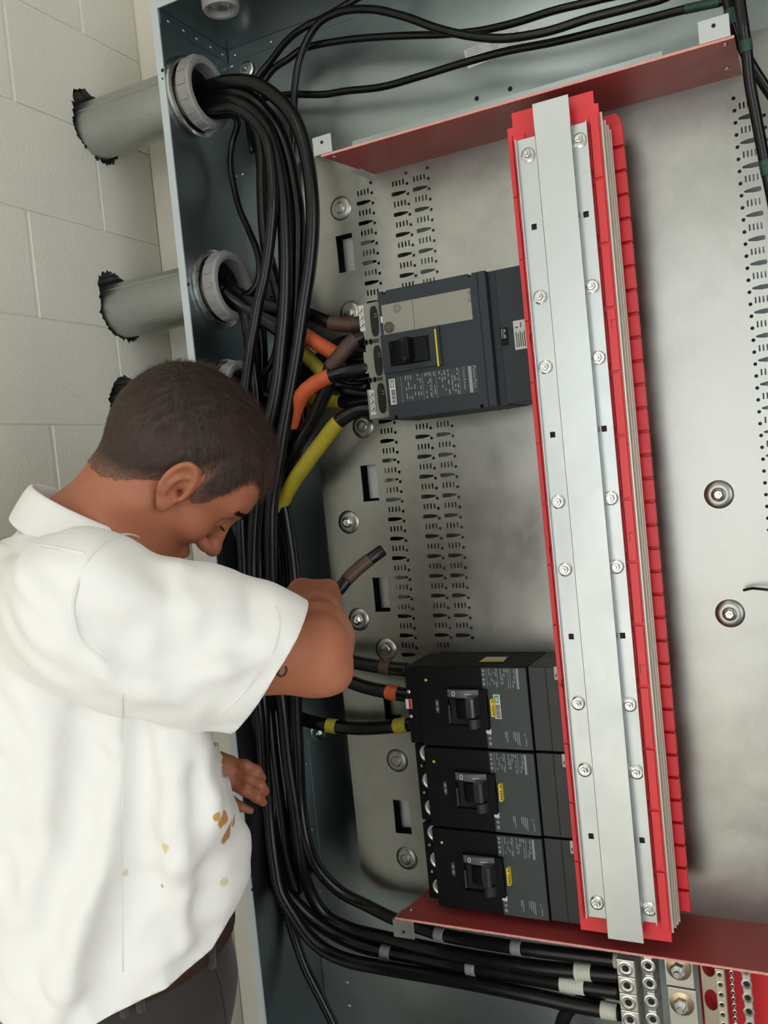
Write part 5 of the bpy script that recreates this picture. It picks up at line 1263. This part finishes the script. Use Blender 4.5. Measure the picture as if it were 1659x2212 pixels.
# open it at the cuff, the neck and the hem
pr = lambda V: np.stack([829.5+FPX*V[:, 0]/V[:, 2], 1106-FPX*V[:, 1]/V[:, 2]], 1)
pxy = pr(SV); armside = ((pxy[:, 1] < 1612) & (pxy[:, 0] > 380)) | ((pxy[:, 1] < 1680) & (pxy[:, 0] > 478))
kc = np.where(armside, -(SV-CUFF_C)@cn, 1)
nn = np.array([.34, .92, .06]); nn /= np.linalg.norm(nn); NC_ = cam3(190, 1118, 1.215)
kn = np.where(np.linalg.norm(SV-NC_, axis=1) < .125, -(SV-NC_)@nn, 1)
hem_x = np.array([-.80, -.52, -.447, -.377, -.312, -.260, -.215, -.188, -.167, -.160, -.10])
hem_y = np.array([-.50, -.560, -.580, -.602, -.582, -.568, -.546, -.506, -.462, -.41, -.36])
kh = SV[:, 1]-np.interp(SV[:, 0], hem_x, hem_y)
SV2, SF2 = cut(SV, SF, np.minimum(np.minimum(kc, kn), kh))
MT['shirt'] = cloth('white_cotton', (.89, .88, .85), .12)
def stain(nt, b, c, r, col, sc, thr):
    N = nt.nodes; L = nt.links
    src = b.inputs['Base Color'].links[0].from_socket
    tc = N.new('ShaderNodeTexCoord')
    vm = N.new('ShaderNodeVectorMath'); vm.operation = 'DISTANCE'; vm.inputs[1].default_value = tuple(c); L.new(tc.outputs['Object'], vm.inputs[0])
    n = N.new('ShaderNodeTexNoise'); n.inputs['Scale'].default_value = sc; n.inputs['Detail'].default_value = 5; L.new(tc.outputs['Object'], n.inputs['Vector'])
    mr = N.new('ShaderNodeMapRange'); mr.inputs[1].default_value = r; mr.inputs[2].default_value = r*.2; L.new(vm.outputs['Value'], mr.inputs[0])
    mu = N.new('ShaderNodeMath'); mu.operation = 'MULTIPLY'; L.new(mr.outputs[0], mu.inputs[0]); L.new(n.outputs['Fac'], mu.inputs[1])
    m2 = N.new('ShaderNodeMapRange'); m2.inputs[1].default_value = thr; m2.inputs[2].default_value = thr+.10; L.new(mu.outputs[0], m2.inputs[0])
    mx = N.new('ShaderNodeMix'); mx.data_type = 'RGBA'; L.new(m2.outputs[0], mx.inputs[0]); L.new(src, mx.inputs[6]); mx.inputs[7].default_value = (*col, 1)
    L.new(mx.outputs[2], b.inputs['Base Color'])
def onshirt(x, y, f=None):
    d = np.array([(x-829.5)/FPX, -(y-1106)/FPX, 1.0]); t = .90
    for _ in range(90):
        s = (f or shirt_sdf)((d*t)[None])[0]; t += s*.7
        if s < 3e-4: break
    return d*t
nt_ = MT['shirt'].node_tree; b_ = nt_.nodes['Principled BSDF']
for (x, y), r, col, sc, th in (((505, 1772), .014, (.48, .22, .04), 55, .20), ((470, 1765), .009, (.60, .36, .10), 60, .22), ((492, 1800), .026, (.50, .22, .035), 45, .22), ((484, 1770), .020, (.55, .28, .06), 70, .24), ((358, 1832), .013, (.78, .68, .38), 90, .30), ((350, 1913), .006, (.60, .42, .12), 90, .30), ((486, 1905), .016, (.72, .68, .42), 60, .34), ((270, 1885), .012, (.74, .70, .52), 60, .33)):
    P = onshirt(x, y)@TOW-np.array(rootloc(person)); stain(nt_, b_, P, r, col, sc, th)
shirt = figure_mesh('shirt', SV2, SF2, MT['shirt'], person, solid=.0016)
def seam(name, px, r, lift=.0006):
    P = [onshirt(x, y) for x, y in px]; P = [q*(1-lift/q[2]) for q in P]
    return MB().tube(spline(P, 6)@TOW, r, 5).out(name, MT['shirt'], shirt, smooth=True)
seam('side_seam', [(264, 1500+50*k) for k in range(13)], .0009)
seam('armhole_seam', [(318, 1165), (250, 1160), (196, 1200), (168, 1260), (158, 1320), (176, 1385), (230, 1430)], .0013)
seam('yoke_seam', [(3, 1172), (80, 1177), (140, 1186), (182, 1194)], .0010)
# cuff hem: a stitched band just inside the sleeve end
th = np.linspace(0, 2*math.pi, 60)
c1 = np.cross(cn, [0, 0, 1.0]); c1 /= np.linalg.norm(c1); c2 = np.cross(cn, c1)
def ringcast(C0, u, v, f, r0=.20):
    out = []
    for a in th[:-1]:
        dd = u*math.cos(a)+v*math.sin(a); t = 0.0
        lo_, hi_ = 0, r0
        for _ in range(22):
            mid = (lo_+hi_)/2
            if f((C0+dd*mid)[None])[0] < 0: lo_ = mid
            else: hi_ = mid
        out.append(C0+dd*lo_)
    return np.array(out)
def ringband(name, A_, B_, m, parent, th_, off=.0012):
    n = len(A_); ca, cb = A_.mean(0), B_.mean(0)
    V = np.vstack([A_+(A_-ca)/np.linalg.norm(A_-ca, axis=1)[:, None]*off, B_+(B_-cb)/np.linalg.norm(B_-cb, axis=1)[:, None]*off])
    F = np.array([(i, (i+1) % n, (i+1) % n+n, i+n) for i in range(n)])
    return figure_mesh(name, V, F, m, parent, solid=th_)
seam('sleeve_hem', [(596, 1308), (604, 1345), (594, 1395), (566, 1445), (528, 1495), (482, 1540)], .0008)
# collar: a folded band round the neck
def collar():
    n = 40; rows = [[], [], [], []]
    ax = np.array([.36, .93, 0]); ax /= np.linalg.norm(ax); u = np.array([.93, -.36, 0]); v = np.array([0, 0, 1.0]); c0 = cam3(196, 1122, 1.21)
    for k in range(n+1):
        a = -2.55+5.10*k/n+math.pi                 # open at the throat (towards +u)
        dirv = u*math.cos(a)+v*math.sin(a)
        fr = .5-.5*math.cos(a)                     # 1 at the back of the neck
        rad = .075+.004*fr
        rows[0].append(c0+dirv*(rad-.002)+ax*(-.012+.010*fr))
        rows[1].append(c0+dirv*(rad+.004)+ax*(.006+.014*fr))
        rows[2].append(c0+dirv*(rad+.010)+ax*(.003+.012*fr))
        rows[3].append(c0+dirv*(rad+.021+.005*math.sin(3*a))+ax*(-.044+.008*fr))
    V = np.concatenate([np.array(r) for r in rows]); m = n+1
    F = np.array([(j*m+i, j*m+i+1, (j+1)*m+i+1, (j+1)*m+i) for j in range(3) for i in range(n)])
    return figure_mesh('collar', V, F, MT['shirt'], shirt, solid=.0022, sub=2)
collar()
# ---- trousers, belt, boots
MT['trouser'] = cloth('taupe_twill', (.026, .021, .019), .18)
MT['belt'] = mat('brown_leather', (.055, .022, .014), .45, 0, .15, 40, .2, 200)
WU = np.array([0, 0, 1.0])@TOW.T                  # the room's vertical in figure coordinates
hipc = cam3(272, 2110, 1.245)
side = np.cross(WU, [0, 0, 1.0]); side /= np.linalg.norm(side)          # roughly image right: the way he faces
back = np.cross(side, WU)                          # across the hips, away from or towards the viewer
if back[2] < 0: back = -back
leg = EYE+ (hipc@TOW)[2]                          # height of the hips above the floor
LEGS = []
for s, fwd in ((-.095, .02), (.095, -.01)):
    hp = hipc+back*s-WU*.06; kn_ = hp-WU*(leg-.06)*.47+side*(.03+fwd); an = hp-WU*(leg-.06-.085)+side*fwd
    LEGS.append((hp, kn_, an))
def trouser_sdf(p):
    d = cone(p, hipc+WU*.10+side*.005, hipc-WU*.02, .128, .138)
    d = smin(d, cone(p+back*-.05, hipc+WU*.10+side*.005, hipc-WU*.02, .118, .125), .06); d = smin(d, cone(p+back*.05, hipc+WU*.10+side*.005, hipc-WU*.02, .118, .125), .06)
    for hp, kn_, an in LEGS: d = smin(d, chain(p, [hp, kn_, an], [.110, .078, .068], .04), .03)
    return d+.0012*np.sin(p[:, 1]*60+p[:, 0]*30)*np.sin(p[:, 2]*45)
TV, TF = surface(trouser_sdf, (-.72, -1.75, .90), (.12, -.36, 1.62), .010, slack=1.4)
waist = hipc+WU*.098
kw = np.minimum(-(TV-waist)@WU, (TV-hipc)@WU+(leg-.03))
TV2, TF2 = cut(TV, TF, kw)
tro = figure_mesh('trousers', TV2, TF2, MT['trouser'], person, solid=.002)
rb1 = ringcast(waist-WU*.005, side, back, trouser_sdf, .3); rb2 = ringcast(waist-WU*.045, side, back, trouser_sdf, .3)
ringband('belt', rb1-WU*.002, rb2, MT['belt'], person, .004, .0045)
for px_ in ((300, 2130), (442, 2070), (165, 2200), (252, 2190)):
    t0 = onshirt(*px_, f=trouser_sdf); i = int(np.argmin(np.linalg.norm(rb1-t0, axis=1)))
    pa_, pb_ = rb1[i], rb2[i]; o_ = (pa_-waist)/np.linalg.norm(pa_-waist)
    MB().tube(np.array([pa_+o_*.009+WU*.006, (pa_+pb_)/2+o_*.011, pb_+o_*.009-WU*.008])@TOW, .0055, 6).out('belt_loop', MT['trouser'], tro, smooth=True)
P = [onshirt(*q_, f=trouser_sdf) for q_ in ((455, 2060), (470, 2100), (480, 2140), (486, 2180), (490, 2230))]
MB().tube(spline([q_*.9985 for q_ in P], 5)@TOW, .0018, 5).out('trouser_seam', MT['trouser'], tro, smooth=True)
MT['boot'] = mat('dark_leather_boot', (.03, .024, .02), .5, 0, .2, 50)
for hp, kn_, an in LEGS:
    heel = an-WU*.045-side*.03; toe = heel+side*.21-WU*.002
    def boot_sdf(p, heel=heel, toe=toe, an=an):
        d = smin(cone(p, heel, toe, .043, .036), cone(p, an+WU*.05, heel+side*.02, .052, .046), .04)
        return smax(d, -((p-an)@WU+.083), .006)
    mn = np.minimum(heel, toe)-.12; mx_ = np.maximum(heel, toe)+.16
    V_, F_ = surface(boot_sdf, mn, mx_, .012); figure_mesh('boot', V_, F_, MT['boot'], person)

# ---- the cable end held in the right hand
P = [cam3(640, 1335, 1.47), cam3(690, 1302, 1.465), cam3(728, 1278, 1.462), cam3(755, 1246, 1.465), cam3(785, 1219, 1.47), cam3(812, 1199, 1.475), cam3(826, 1189, 1.48)]
S = spline(P, 8)@TOW
hd = MB().tube(S, .0102, 14).out('cable_end', MT['cable'], None, smooth=True, origin=S[0])
prop(hd, 'cut black cable end with brown tape and bare copper tip, held in the right fist', 'cable')
q = proj(S)
def sl(a, c):
    i = int(np.argmin(np.hypot(*(q-np.array(a)).T))); j = int(np.argmin(np.hypot(*(q-np.array(c)).T))); return S[min(i, j):max(i, j)+1]
tp = MB().tube(sl((752, 1255), (800, 1210)), .0109, 14).out('tape_band', MT['t_brown'], hd, smooth=True); tp['label'] = 'brown tape wrapped around the cable'
ax_ = S[-1]-S[-2]; ax_ /= np.linalg.norm(ax_)
b = MB().lathe([(.0078, -.003), (.0078, .0018), (.007, .0024)], S[-1], ax_, 16)
b.out('copper_core', MT['copper'], hd)
# ------------------------------------------------------------------ lift everything so the floor is at z = 0
for o in TOPS: o.location.z += EYE
